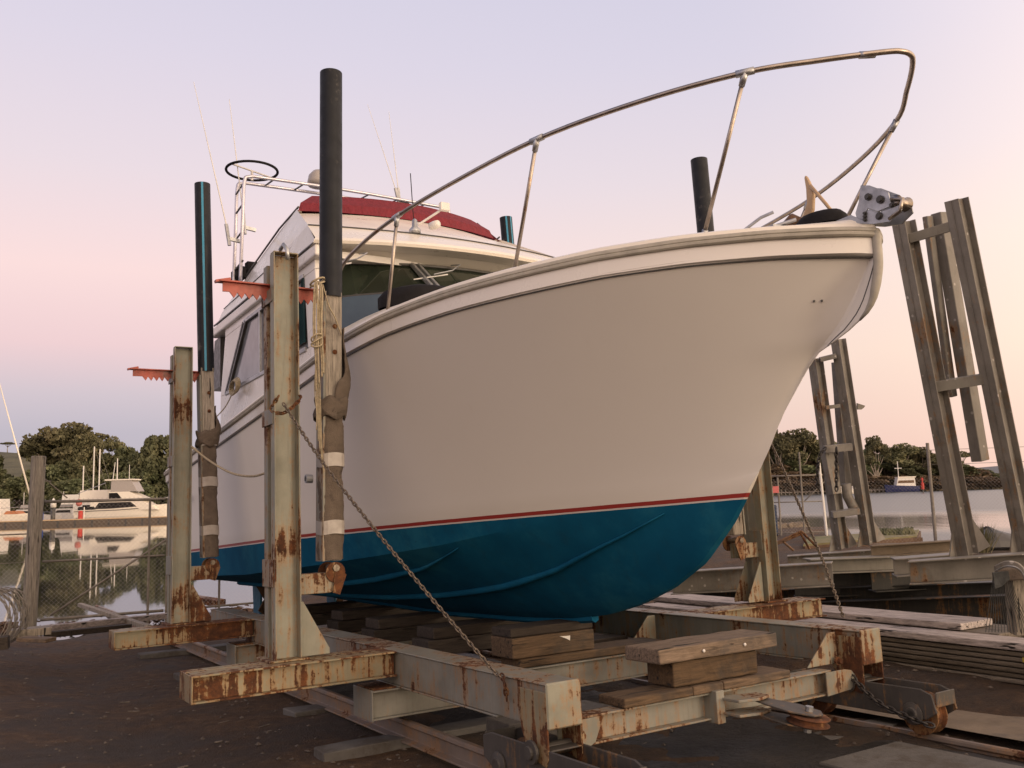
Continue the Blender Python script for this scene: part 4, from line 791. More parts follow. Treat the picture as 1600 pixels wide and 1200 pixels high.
# ---------------------------------------------------------------- far cradles on the next slip
def cs(px, py, dep): return deep(px, py, dep)
def dirn(a, b): return (Vector(b)-Vector(a)).normalized()
RIGHT = R @ Vector((1, 0, 0)); FWD = R @ Vector((0, 0, 1)); DN = Vector((0, 0, -1))
def frame_cradle(name, label, L_, Rr, arms, rungs, sec, mats, beams):
    base = (Vector(L_[0])+Vector(Rr[0]))/2
    t = thing(name, label, 'boat cradle', tuple(base+Vector((0, 0, -.9))))
    sx = SX; sy = SY
    for k, (p, q) in enumerate((L_, Rr)):
        p, q = Vector(p), Vector(q); d = (q-p).normalized(); a = (sx-d*sx.dot(d)).normalized(); n_ = d.cross(a)
        if n_.dot(FWD) > 0: n_ = -n_
        w_, dp = sec
        o = B().channel(p, q, w_, dp, a, n_, .014).build('upright', mats[0], t, bevel=.003)
        o = B().channel(p-n_*(dp+.004), q-n_*(dp+.004), w_, dp, a, -n_, .014).build('upright', mats[0], t, bevel=.003)
        B().prism([p+a*w_/2, p+a*(w_/2+.26)-d*.0, p+a*(w_/2)+d*.42], n_*.014).build('gusset', mats[0], t)
        B().prism([p-a*w_/2-n_*.1, p-a*(w_/2+.16)-n_*.1, p-a*(w_/2)+d*.3-n_*.1], n_*.014).build('gusset', mats[0], t)
    for p, q, w_, dp in rungs:
        B().bar(p, q, dp, w_, FWD).build('rung', mats[1], t, bevel=.003)
    for p, q, w_, dp in arms:
        B().bar(p, q, w_, dp, sx).build('guide_arm', mats[2], t, bevel=.006)
    for p, q, w_, h_ in beams:
        b = B(); p, q = Vector(p), Vector(q); side = dirn(p, q).cross(Vector((0, 0, 1))).normalized(); Ibeam(b, p, q, w_, h_, side, UZ); b.build('base_beam', mats[3] if h_ < .25 else mats[1], t, bevel=.003)
    return t
D1 = 9.6
fc = frame_cradle('spare_cradle', 'empty grey steel boat cradle with the tallest pair of uprights at the right edge', (cs(1517, 868, D1), cs(1417, 345, D1-.1)), (cs(1612, 862, D1-.2), cs(1500, 310, D1-.35)),
    [(cs(1532, 720, D1+.2), cs(1468, 333, D1+.3), .16, .12), (cs(1488, 620, D1+.3), cs(1449, 338, D1+.25), .11, .06)],
    [(cs(1421, 373, D1-.02), cs(1492, 352, D1-.25), .10, .16), (cs(1462, 604, D1-.02), cs(1536, 592, D1-.2), .11, .13)],
    (.20, .075), (M['cart'], M['cartp'], M['cart'], M['cartp']),
    [(cs(1420, 876, D1-.1), cs(1680, 858, D1-.8), .30, .24)])
D2 = 15.2
fc2 = frame_cradle('spare_cradle', 'empty grey steel boat cradle beyond the bow with a curved arm', (cs(1318, 858, D2), cs(1277, 560, D2)), (cs(1362, 850, D2), cs(1313, 530, D2-.1)),
    [(cs(1322, 758, D2+.2), cs(1308, 566, D2+.3), .17, .12), (cs(1305, 772, D2-.1), cs(1291, 700, D2), .22, .1)],
    [(cs(1281, 562, D2-.05), cs(1306, 556, D2-.1), .08, .14), (cs(1290, 637, D2-.1), cs(1312, 634, D2-.1), .06, .06), (cs(1288, 702, D2-.2), cs(1330, 698, D2-.2), .12, .12), (cs(1300, 804, D2-.1), cs(1342, 798, D2-.15), .10, .16)],
    (.20, .08), (M['cart'], M['cart'], M['cart'], M['cart']),
    [(cs(1230, 868, D2-.6), cs(1450, 852, D2-1.2), .30, .26)])
B().tube([cs(1322, 756, D2), cs(1324, 775, D2), cs(1332, 790, D2), cs(1338, 800, D2)], .085, 10).build('guide_arm', M['cart'], fc2, smooth=True)
B().prism([cs(1340, 630, D2), cs(1352, 634, D2), cs(1350, 637, D2), cs(1346, 640, D2), cs(1340, 640, D2)], RIGHT*.0+FWD*.05).build('toothed_rack', M['cartp'], fc2)
cpts = [SMI @ cs(*q) for q in ((1290, 700, D2-.35), (1281, 712, D2-.35), (1277, 750, D2-.35), (1283, 772, D2-.35))]
chain('chain', cpts, .012, .07, M['chaindark'], 'black chain looped over the left upright of the cradle beyond the bow')
chain('chain', [SMI @ cs(*q) for q in ((1307, 700, D2-.35), (1307, 730, D2-.35), (1307, 768, D2-.35))], .012, .07, M['chaindark'], 'black chain hanging straight down beside the curved arm')
# dark stacked frames below the far cradles
stk = thing('scrap_steel', 'dark stack of old steel frames lying low behind the plank stack', 'steel frames', tuple(S(13, 9.2, -2.2)))
random.seed(3)
def lbeam(px0, py0, d0, px1, py1, d1, w_, h_, m, par=stk, nm='frame_beam'):
    b = B(); p, q = cs(px0, py0, d0), cs(px1, py1, d1); side = dirn(p, q).cross(UZ).normalized(); Ibeam(b, p, q, w_, h_, side, UZ, .016); return b.build(nm, m, par, bevel=.003)
for a in ((1050, 893, 12.4, 1300, 878, 11.6, .3, .30, 'cart'), (1260, 873, 12.4, 1400, 868, 12.4, .34, .2, 'cartp'), (1395, 872, 11.2, 1520, 862, 11.0, .35, .22, 'cart'), (1060, 905, 14.8, 1310, 893, 14.2, .3, .34, 'cartd'), (1360, 892, 12.5, 1470, 886, 12.5, .3, .28, 'cartd'), (1240, 896, 13.2, 1390, 890, 13.0, .3, .34, 'cartd'),
          (1080, 925, 14.6, 1640, 905, 11.4, .3, .30, 'cartd'), (1090, 946, 14.4, 1660, 926, 10.9, .3, .36, 'cartd')):
    lbeam(*a[:8], M[a[8]])
for a in (): B().lathe(cs(*a), [(.05, -.05), (.10, -.04), (.10, .04), (.05, .05)], 18, SX).build('old_wheel', M['cartd'], stk)
for i, a in enumerate(((1360, 852, 12.6, 1500, 843, 12.4, .20, .16),)): tag(lbeam(*a, M['conc'], par=None, nm='timber_beam'), 'pale grey beam lying between the two empty cradles', 'beam')
# carpet covered post with hoses, far right
tp = thing('padded_stand', 'brown timber stand draped with grey cloth and hoses at the right edge', 'stand', tuple(cs(1592, 990, 7.3)))
B().bar(cs(1594, 990, 7.3), cs(1586, 892, 7.3), .13, .13, RIGHT).build('leg', M['woodz'], tp, bevel=.006)
B().bar(cs(1556, 898, 7.25), cs(1640, 893, 7.1), .10, .12, UZ).build('head_beam', M['carpet'], tp, bevel=.01)
netm = surf('dark_grey_netting', (.05, .052, .05), .95, var=.4, scale=20)
nt_ = B()
for k in range(16): nt_.tube(spline([cs(1552+k*1.9, 900+(k % 3)*3, 7.2), cs(1548+k*2.6, 930, 7.2), cs(1543+k*4.2, 965+5*sin(k), 7.2), cs(1540+k*5, 988, 7.15)], 4), .0028, 5)
nt_.build('frayed_netting', netm, tp)
B().prism([cs(1552, 895, 7.18), cs(1576, 893, 7.15), cs(1578, 905, 7.15), cs(1566, 916, 7.15), cs(1555, 920, 7.15)], FWD*.02).build('cloth', netm, tp)
for k in range(4): B().tube(spline([cs(1555, 892-k*2, 7.1), cs(1575, 884-k*2, 7.0), cs(1597, 893-k*2, 6.95), cs(1606+k*3, 930, 6.95), cs(1610+k*4, 985, 7.0)]), .011, 6).build('hose', M['cart' if k else 'galv'], tp, smooth=True)
# ---------------------------------------------------------------- fences
def fence_run(name, label, P0, P1, h, posts, rails, braces=(), pitch=.075, r=.0016, pr=.028, pm='fence', mesh_h=None):
    P0, P1 = Vector(P0), Vector(P1); t = thing(name, label, 'fence', tuple(P0)); d = P1-P0; Ln = d.length; u = d/Ln
    b = B(); nn = int((Ln+h)/pitch); mh = mesh_h or h
    for i in range(-int(h/pitch), int(Ln/pitch)+1):
        for s_ in (1, -1):
            x0 = i*pitch if s_ > 0 else i*pitch+mh; x1 = x0+s_*mh; z0, z1 = 0., mh
            if x1 == x0: continue
            def clip(x0, z0, x1, z1):
                pts = []
                for (xa, za, xb, zb) in ((x0, z0, x1, z1), (x1, z1, x0, z0)):
                    if xa < 0: za += (0-xa)*(zb-za)/(xb-xa); xa = 0
                    if xa > Ln: za += (Ln-xa)*(zb-za)/(xb-xa); xa = Ln
                    pts.append((xa, za))
                return pts
            if max(x0, x1) <= 0 or min(x0, x1) >= Ln: continue
            (xa, za), (xb, zb) = clip(x0, z0, x1, z1)
            b.tube([P0+u*xa+UZ*(za+.04), P0+u*xb+UZ*(zb+.04)], r, 3, cap=False)
    b.build('wire_mesh', M['wire'], t)
    for x, hh in posts: B().tube([P0+u*x-UZ*.3, P0+u*x+UZ*hh], pr, 10).build('post', M[pm], t, smooth=False)
    for z, rr_ in rails: B().tube([P0+UZ*z, P1+UZ*z], rr_, 8).build('rail', M['fence'], t, smooth=True)
    for (x0, z0, x1, z1) in braces: B().tube([P0+u*x0+UZ*z0, P0+u*x1+UZ*z1], .018, 8).build('brace', M['fence'], t, smooth=True)
    return t
FD = 15.9
f0, f1, f2 = at(62, 985, 15.7), at(255, 978, 16.6), at(420, 970, 17.6)
for v in (f0, f1, f2): v.z = -.10
fence_run('gate', 'chain link gate with a diagonal brace left of the far upright', f0, f1, 2.05, [(2.02, 2.02), (f1.x-f0.x-.05, 2.02)], [(2.04, .026), (1.02, .02), (.04, .026)], [(.15, .1, 2.3, 1.5)], pr=.022)
fence_run('chain_link_fence', 'chain link fence seen behind the far upright beneath the stern', f1+Vector((.02, 0, 0)), f2, 2.05, [(.96, 2.05)], [(2.04, .02), (.04, .02)], pr=.022)
fl0 = at(-60, 990, 15.2); fl0.z = -.10
fence_run('chain_link_fence', 'chain link fence at the left edge beside the thick timber post', fl0, f0-Vector((.22, 0, 0)), 2.05, [], [(1.5, .012), (1.02, .006)])
gp = at(47, 975, 15.4); tag(B().tube([(gp.x-.02, gp.y, -.2), (gp.x+.04, gp.y, 2.72)], .115, 14).build('fence_post', M['fpost'], bevel=.01), 'thick weathered timber post at the left end of the gate', 'post')
tag(B().tube([at(66, 745, 15.5), at(105, 778, 15.9)], .012, 6).tube([at(66, 752, 15.5), at(80, 752, 15.6)], .01, 6).build('stay_wire', M['fence']), 'thin stay rod sloping from the timber post to the gate', 'stay')
# right hand fence on the river bank
q0, q1, q2 = at(1302, 850, 25.5), at(1462, 846, 25.), at(1700, 840, 24.2)
for v in (q0, q1, q2): v.z = EYE-1.58
fence_run('chain_link_fence', 'tall chain link fence panel with rusty post between the two empty cradles', q0, q1, 1.75, [((q1-q0).length, 2.75)], [(.02, .01)], pr=.045, pitch=.1, r=.0013)
fence_run('chain_link_fence', 'chain link fence panel at the right edge beyond the tallest cradle', q1+Vector((.05, 0, 0)), q2, 1.75, [(.75, 1.2)], [(.02, .01), (2.55, .006), (2.15, .006)], pr=.03, pitch=.1, r=.0013)
q3, q4 = at(1208, 842, 33), at(1292, 838, 33)
for v in (q3, q4): v.z = EYE-1.66
fence_run('chain_link_fence', 'open pipe fence with a white corner post beyond the bow', q3, q4, 2.0, [(1.15, 3.0), (.3, 2.1)], [(2.15, .03), (1.2, .02), (.1, .02)], [(1.2, 1.2, 2.0, 1.9)], pr=.035, pitch=.12, r=.002)
tag(B().tube([Vector((q4.x, q4.y, EYE-1.7)), Vector((q4.x-.1, q4.y, EYE+1.0))], .05, 10).build('fence_post', M['white']), 'white pipe corner post of the open fence beyond the bow', 'post')
sg_ = at(1212, 765, 32.8); tag(B().box(sg_.x-.11, sg_.x+.11, sg_.y-.01, sg_.y, sg_.z-.12, sg_.z+.12).build('warning_sign', plain('pale_red_sign', (.5, .12, .12), .5)), 'small pale red sign fixed to the fence right of the bow', 'sign')
tag(B().box(sg_.x-.09, sg_.x+.09, sg_.y+.3, sg_.y+.5, EYE-1.66, EYE-.55).build('blue_bollard', plain('dark_blue_paint', (.02, .05, .12), .5), bevel=.03), 'dark blue box standing behind the fence right of the bow', 'box')
# steel A frame scrap
sc_ = thing('pipe_scrap', 'thin rusty bent pipe frame lying on the bank beyond the bow', 'pipe frame', tuple(at(1250, 858, 17)))
for a, b in (((1212, 848), (1252, 830)), ((1212, 851), (1250, 835)), ((1252, 830), (1280, 858)), ((1250, 832), (1265, 858)), ((1222, 845), (1240, 860))): B().tube([at(*a, 17), at(*b, 17)], .022, 6).build('pipe', M['rust'], sc_)
# ---------------------------------------------------------------- wharf platform and bank clutter, right
moss = surf('mossy_deck', (.17, .15, .07), .95, var=.35, scale=2, bmp=.5, dirt=(.09, .11, .035), dirt_amt=.6)
wd = surf('rusty_wharf_fascia', (.10, .058, .035), .85, var=.3, scale=2, bmp=.4)
a0, a1, b0, b1 = at(1255, 850, 26), at(1432, 837, 29), at(1262, 838, 30), at(1436, 829, 33)
zt = EYE-1.62
wf = thing('wharf_platform', 'low mossy timber wharf with rusty brown fascia behind the empty cradle', 'wharf', (a0.x, a0.y, zt-.6))
B().prism([(a0.x, a0.y, zt), (a1.x, a1.y, zt), (b1.x, b1.y, zt), (b0.x, b0.y, zt)], (0, 0, .05)).build('deck', moss, wf)
d_ = Vector((a1.x-a0.x, a1.y-a0.y, 0)).normalized()
B().bar((a0.x, a0.y-.05, zt-.2), (a1.x, a1.y-.05, zt-.2), .40, .08, UZ).build('fascia', wd, wf)
B().bar((b1.x+.02, b1.y, zt-.2), (a1.x+.02, a1.y, zt-.2), .40, .08, UZ).build('fascia', wd, wf)
for f_ in (.98,): B().bar((a0.x+(a1.x-a0.x)*f_, a0.y+(a1.y-a0.y)*f_, zt-1.4), (a0.x+(a1.x-a0.x)*f_, a0.y+(a1.y-a0.y)*f_, zt), .35, .35, (1, 0, 0)).build('pile', wd, wf)
B().bar((a1.x-1.2, a1.y-.2, zt-.85), (a1.x-.1, a1.y-.2, zt-.35), .07, .05, UZ).build('brace', M['woodg'], wf)
def clump_leaves(b, c, rad, n, sz, flat=.8, shell=.55):
    for _ in range(n):
        d = Vector((random.gauss(0, 1), random.gauss(0, 1), random.gauss(0, 1))).normalized(); r_ = shell+(1-shell)*random.random()**.5
        p = Vector(c)+Vector((d.x*rad[0], d.y*rad[1], d.z*rad[2]))*r_
        a = Vector((random.gauss(0, 1), random.gauss(0, 1), random.gauss(0, .6))).normalized(); e = a.cross(Vector((random.gauss(0, 1), random.gauss(0, 1), random.gauss(0, 1)))).normalized(); s_ = sz*random.uniform(.6, 1.4)
        b.add([p-a*s_-e*s_*.5, p+a*s_*.2-e*s_*.7, p+a*s_+e*s_*.4, p-a*s_*.3+e*s_*.7], [(0, 1, 2, 3)])
def leafmat(name, c, c2):
    m, n, l, bs = newmat(name); t = n.new('ShaderNodeTexCoord'); oi = n.new('ShaderNodeObjectInfo')
    nn = noise(n, l, t.outputs['Object'], .35, 5, .6); n2 = noise(n, l, t.outputs['Object'], 3., 3, .6)
    cc = ramp(n, l, math_(n, l, 'ADD', math_(n, l, 'MULTIPLY', nn, .7), math_(n, l, 'MULTIPLY', n2, .3)), [(.38, mul(c, .55)), (.5, c), (.62, c2)])
    hv = n.new('ShaderNodeHueSaturation'); l.new(cc, hv.inputs['Color']); l.new(math_(n, l, 'ADD', math_(n, l, 'MULTIPLY', oi.outputs['Random'], .5), .72), hv.inputs['Value']); l.new(math_(n, l, 'ADD', math_(n, l, 'MULTIPLY', oi.outputs['Random'], .03), .485), hv.inputs['Hue'])
    l.new(hv.outputs[0], bs.inputs['Base Color']); bs.inputs['Roughness'].default_value = .8; bs.inputs['Specular IOR Level'].default_value = .2; return m
LF = dict(euc=leafmat('gum_leaves', (.148, .148, .080), (.26, .235, .132)), rnd=leafmat('bush_leaves', (.118, .132, .070), (.205, .200, .112)), con=leafmat('conifer_needles', (.040, .052, .030), (.085, .092, .052)), dry=leafmat('dry_scrub_leaves', (.16, .115, .075), (.24, .18, .115)))
bark = surf('pale_gum_bark', (.26, .22, .18), .9, var=.35, scale=2); barkd = surf('dark_bark', (.08, .06, .045), .9, var=.3, scale=2)
def make_tree(kind, seed):
    """unit-height prototype built at the origin: crown mesh, trunk mesh"""
    random.seed(seed); c = B(); t = B(); H = 10.
    if kind == 'euc':
        t.tube([(0, 0, -.6), (.1, 0, 2), (-.1, .1, 4.2)], [.38, .3, .22], 7)
        for k in range(9):
            a = 2*pi*k/9+random.uniform(-.3, .3); rr_ = random.uniform(1.4, 3.6); zz = random.uniform(6.2, 9.1)-rr_*.25; e = Vector((cos(a)*rr_, sin(a)*rr_, zz))
            t.tube([(-.1, .1, random.uniform(2.4, 4.2)), Vector((e.x*.45, e.y*.45, zz*.68)), e], [.15, .10, .04], 5)
            for _ in range(4):
                o = e+Vector((random.uniform(-.9, .9), random.uniform(-.9, .9), random.uniform(-.5, .6))); clump_leaves(c, o, (random.uniform(.9, 1.5), random.uniform(.9, 1.5), random.uniform(.45, .75)), 170, .20)
        for _ in range(5): clump_leaves(c, (random.uniform(-1.6, 1.6), random.uniform(-1.6, 1.6), random.uniform(7.4, 9.4)), (1.2, 1.2, .6), 170, .20)
    elif kind == 'umb':
        t.tube([(0, 0, -.6), (.25, 0, 4), (.1, .1, 7)], [.22, .17, .1], 6)
        for k in range(7):
            a = 2*pi*k/7; e = Vector((cos(a)*2.0, sin(a)*2.0, 8.6+random.uniform(-.4, .3))); t.tube([(.15, .05, 6), Vector((e.x*.5, e.y*.5, 7.6)), e], [.08, .06, .03], 5)
            clump_leaves(c, e, (1.2, 1.2, .4), 190, .18)
        clump_leaves(c, (0, 0, 9.2), (1.6, 1.6, .5), 260, .18)
    elif kind == 'con':
        t.tube([(0, 0, -.6), (0, 0, 9.8)], [.25, .04], 6)
        for k in range(40):
            z = 1.2+8.6*k/39; rr_ = (10.2-z)*.33; 
            for j in range(6):
                a = random.uniform(0, 2*pi); clump_leaves(c, (cos(a)*rr_*.7, sin(a)*rr_*.7, z-.15), (rr_*.45+.1, rr_*.45+.1, .22), 22, .22)
    else:
        t.tube([(0, 0, -.6), (.1, 0, 3), (0, .1, 6)], [.3, .22, .12], 6)
        for k in range(34):
            u_, a = random.uniform(-.9, 1), random.uniform(0, 2*pi); s_ = sqrt(1-u_*u_); e = Vector((cos(a)*s_*2.9, sin(a)*s_*2.9, 4.9+u_*3.9)); t.tube([(0, 0, 4), e], [.07, .02], 4)
            clump_leaves(c, e, (random.uniform(1.0, 1.6), random.uniform(1.0, 1.6), random.uniform(.8, 1.3)), 170, .26)
    return c, t
P_T = {}
def tree(kind, px, ybase, ytop, Y, wid, label, name='tree', grp=None, bank=None, leaf=None):
    key = (kind, leaf, hash((px*7) % 2) if kind in ('euc', 'rnd') else 0)
    zb = at(px, ybase, Y).z; ht = at(px, ytop, Y).z-zb; x = at(px, ybase, Y).x
    if key not in P_T:
        c, t = make_tree(kind, 11+len(P_T)); r0 = thing(name, None, None, (0, 0, 0)); 
        lf = LF[leaf or {'euc': 'euc', 'umb': 'euc', 'con': 'con', 'rnd': 'rnd'}[kind]]
        c.build('crown', lf, r0); t.build('trunk', bark if kind in ('euc', 'umb') else barkd, r0, smooth=True); P_T[key] = r0; r_ = r0
    else: r_ = copy_tree(P_T[key])
    wpx = wid/F*Y; k = ht/10; kw = wpx/{'euc': 6.2, 'umb': 5.4, 'con': 4.6, 'rnd': 5.6}[kind]
    r_.matrix_basis = Matrix.Translation((x, Y, zb)) @ Matrix.Rotation(random.Random(px).uniform(0, 6.28), 4, 'Z') @ Matrix.Diagonal((kw, kw, k, 1))
    r_.name = name
    return tag(r_, label, 'tree' if name != 'bush' else 'bush', grp)
# ---------------------------------------------------------------- far banks
hillm = surf('scrub_hillside', (.10, .095, .055), .95, var=.4, scale=.08, bmp=.8, bscale=.6, dist=1., dirt=(.11, .10, .06), dirt_amt=.5)
def bank(name, m, prof, z0=WZ-.5):         # prof: (px, distance, top px y, depth)
    b = B(); rows = [[], [], [], [], []]
    for px, Y, yt, dp in prof:
        p = at(px, yt, Y+dp*.6); q = at(px, yt, Y); zz = max(p.z, WZ+.2); x = q.x
        rows[0].append((x, Y-1, z0)); rows[1].append((x, Y, WZ+.5+.2*sin(px*.3))); rows[2].append((x*(1+dp*.25/Y), Y+dp*.25, WZ+.5+(zz-WZ)*.5)); rows[3].append((x*(1+dp*.6/Y), Y+dp*.6, zz)); rows[4].append((x*(1+dp/Y), Y+dp, zz-2))
    return tag(b.grid(rows).build(name, m, smooth=True), kind='structure')
bank('far_bank', hillm, [(-700, 185, 700, 160), (-300, 185, 700, 160), (-60, 190, 705, 150), (0, 190, 706, 150), (60, 190, 710, 140), (120, 190, 755, 40), (260, 190, 760, 40), (420, 195, 760, 40), (600, 230, 762, 60), (900, 330, 762, 80)])
bank('far_bank', hillm, [(900, 330, 762, 80), (1150, 390, 748, 60), (1250, 395, 748, 60), (1400, 400, 748, 60), (1500, 402, 750, 50), (1560, 404, 752, 50), (1620, 404, 753, 50), (1800, 404, 752, 50), (2100, 404, 748, 50)])
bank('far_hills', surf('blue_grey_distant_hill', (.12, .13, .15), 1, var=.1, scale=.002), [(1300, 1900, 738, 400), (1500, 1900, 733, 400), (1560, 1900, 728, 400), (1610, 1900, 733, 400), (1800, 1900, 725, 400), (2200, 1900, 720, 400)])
# rock wall strip along the right far bank
random.seed(21)
rk = B()
for k in range(260):
    px = random.uniform(1195, 1640); p = on_z(px, 600, 0) if False else at(px, 0, 399); x = p.x; s_ = random.uniform(.4, 1.1)
    c = Vector((x, 397.5+random.uniform(-.6, 1.5), WZ+random.uniform(0, 1.6))); vs = [c+Vector((random.uniform(-1, 1), random.uniform(-1, 1), random.uniform(-1, 1))).normalized()*s_ for _ in range(6)]
    rk.add(vs, [(0, 1, 2), (0, 2, 3), (0, 3, 4), (0, 4, 1), (5, 2, 1), (5, 3, 2), (5, 4, 3), (5, 1, 4)])
tag(rk.build('bank_rocks', surf('tan_bank_rock', (.30, .235, .16), .9, var=.4, scale=.5)), 'low strip of tan rocks along the waterline of the far right bank', 'rocks', kind='stuff')
WL = lambda px, Y: 600-(up_c.x*(px-800)+up_c.z*F)/up_c.y+2.5*F/Y
GL, GR = 'trees on the far bank behind the marina', 'gum trees on the far right bank'
for i, (k, px, yt, w_, Y, lb) in enumerate((
    ('euc', 100, 658, 95, 196, 'broad gum tree, the highest crown left of the boat above the cruiser cabin'), ('euc', 66, 668, 60, 199, 'gum tree leaning out on the left flank of the broadest crown behind the marina'),
    ('euc', 128, 676, 55, 193, 'shorter gum tree overlapping the right flank of the broadest crown'), ('umb', 174, 678, 30, 200, 'small flat topped tree rising above the scrub left of the dark leafy tree'),
    ('rnd', 252, 670, 52, 188, 'dark leafy tree partly hidden by the far rusty upright'), ('euc', 236, 684, 30, 190, 'small gum just left of the far rusty upright'),
    ('rnd', 195, 695, 50, 196, 'rounded tree right below the small flat topped tree'), ('rnd', 222, 698, 44, 192, 'rounded olive tree between the flat topped tree and the dark leafy one'),
    ('rnd', 150, 700, 52, 195, 'rounded tree directly behind the two tall yacht masts'), ('rnd', 112, 712, 50, 190, 'green rounded tree in front of the broadest gum trunk'), ('rnd', 82, 720, 46, 189, 'green rounded tree right of the thick timber post top'),
    ('rnd', 230, 728, 46, 186, 'bright green bush behind the bow of the moored white cruiser'), ('rnd', 200, 732, 50, 187, 'dark bush behind the cruiser flybridge'), ('rnd', 165, 738, 50, 187, 'dark bush behind the yacht masts near the waterline'), ('rnd', 128, 742, 46, 187, 'dark bush above the marina deck between post and masts'),
    ('rnd', 98, 746, 46, 186, 'dark low bush just right of the thick timber post'), ('rnd', 30, 740, 46, 186, 'dark round bush below the white house'), ('rnd', 8, 752, 40, 186, 'dark bush above the cabin of the leftmost boat'), ('rnd', 52, 728, 40, 190, 'dark bush between the houses and the broadest gum'),
    ('umb', 12, 690, 22, 300, 'small distant tree on the left skyline above the houses'), ('rnd', 285, 690, 50, 190, 'tree seen between the far upright and the padded arm'), ('rnd', -30, 700, 60, 200, 'tree just beyond the left picture edge'), ('rnd', 330, 720, 60, 195, 'tree hidden behind the stern quarter of the hull'))):
    tree(k, px, WL(px, Y)-2 if Y < 250 else 712, yt, Y, w_, lb, 'bush' if 'bush' in lb else ('conifer' if k == 'con' else 'gum_tree' if k in ('euc', 'umb') else 'tree'), GL)
for i, (k, px, yt, w_, lb) in enumerate((
    ('euc', 1216, 668, 52, 'tall gum just right of the raked stem'), ('euc', 1252, 669, 58, 'tall sunlit gum behind the left upright of the far cradle'), ('rnd', 1235, 700, 60, 'round green tree below the tall gums by the stem'), ('euc', 1288, 684, 44, 'gum tree seen between the two uprights of the far cradle'),
    ('rnd', 1320, 690, 44, 'tree behind the curved arm of the far cradle'), ('euc', 1372, 680, 34, 'dark gum crown right of the far cradle uprights, the tallest there'), ('rnd', 1352, 697, 34, 'round tree touching the right upright of the far cradle'), ('euc', 1412, 692, 46, 'broad gum directly above the blue hulled boat'),
    ('euc', 1442, 698, 46, 'gum tree right of the one above the blue boat'), ('umb', 1437, 696, 22, 'flat topped gum left of the rusty fence post'), ('euc', 1478, 712, 44, 'gum tree behind the rusty fence post'), ('umb', 1506, 703, 30, 'isolated umbrella shaped gum between the tallest uprights'), ('rnd', 1500, 725, 50, 'low tree under the umbrella shaped gum'),
    ('rnd', 1385, 722, 40, 'low tree behind the cabin of the blue boat'), ('rnd', 1355, 728, 36, 'low tree left of the blue boat'), ('rnd', 1425, 726, 44, 'low tree right of the blue boat mast'), ('rnd', 1455, 730, 40, 'low tree behind the red channel marker'), ('rnd', 1530, 733, 46, 'scrubby low tree at the right end of the wooded bank'),
    ('rnd', 1560, 742, 40, 'low scrub tree where the bank tapers off'), ('rnd', 1275, 715, 46, 'olive tree behind the open pipe fence'), ('rnd', 1305, 724, 44, 'brownish tree low between the far cradle uprights'), ('rnd', 1215, 722, 50, 'shaded tree low beside the raked stem'), ('rnd', 1600, 745, 46, 'low scrub at the right picture edge'))):
    dry = i in (3, 19, 20, 21, 17); tree(k, px, WL(px, 400)-4, yt, 402+(i % 5)*3, w_, lb, 'gum_tree' if k != 'rnd' else 'tree', GR, leaf='dry' if dry and k == 'rnd' else None)
for i, (px, yt, w_) in enumerate(((1200, 684, 54), (1232, 690, 54), (1264, 693, 54), (1296, 697, 52), (1330, 702, 52), (1362, 704, 50), (1394, 706, 54), (1428, 708, 54), (1460, 714, 52), (1492, 722, 50), (1522, 730, 48), (1552, 738, 44), (1584, 742, 44))):
    tree('rnd', px, WL(px, 400)-4, yt, 425+(i % 3)*4, w_, 'rounded tree in the back row of the right bank, %s from the stem' % ('first', 'second', 'third', 'fourth', 'fifth', 'sixth', 'seventh', 'eighth', 'ninth', 'tenth', 'eleventh', 'twelfth', 'thirteenth')[i], 'tree', 'back row of trees on the right bank')
for i, (px, yt, w_) in enumerate(((1205, 738, 50), (1240, 736, 50), (1275, 738, 46), (1310, 738, 46), (1342, 740, 40), (1375, 742, 40), (1410, 742, 40), (1442, 742, 40), (1475, 742, 44), (1510, 742, 44), (1548, 745, 40))):
    tree('rnd', px, WL(px, 400)-1, yt, 398, w_, 'scrubby brown bush on the waterline of the right bank, %s from the stem' % ('first', 'second', 'third', 'fourth', 'fifth', 'sixth', 'seventh', 'eighth', 'ninth', 'tenth', 'eleventh')[i], 'bush', 'waterline bushes on the right bank', leaf='dry')
gt = thing('dead_tree', 'pale dead gum with forked bare branches near the blue boat', 'tree', tuple(at(1368, 752, 397)))
random.seed(5); b = B(); p0 = at(1369, 752, 397)
for e in ((1361, 728), (1366, 724), (1374, 727), (1379, 731), (1356, 735)): b.tube([p0, p0.lerp(at(*e, 397), .45)+Vector((.2, 0, .5)), at(*e, 397)], [.5, .28, .09], 5)
b.build('trunk', bark, gt)
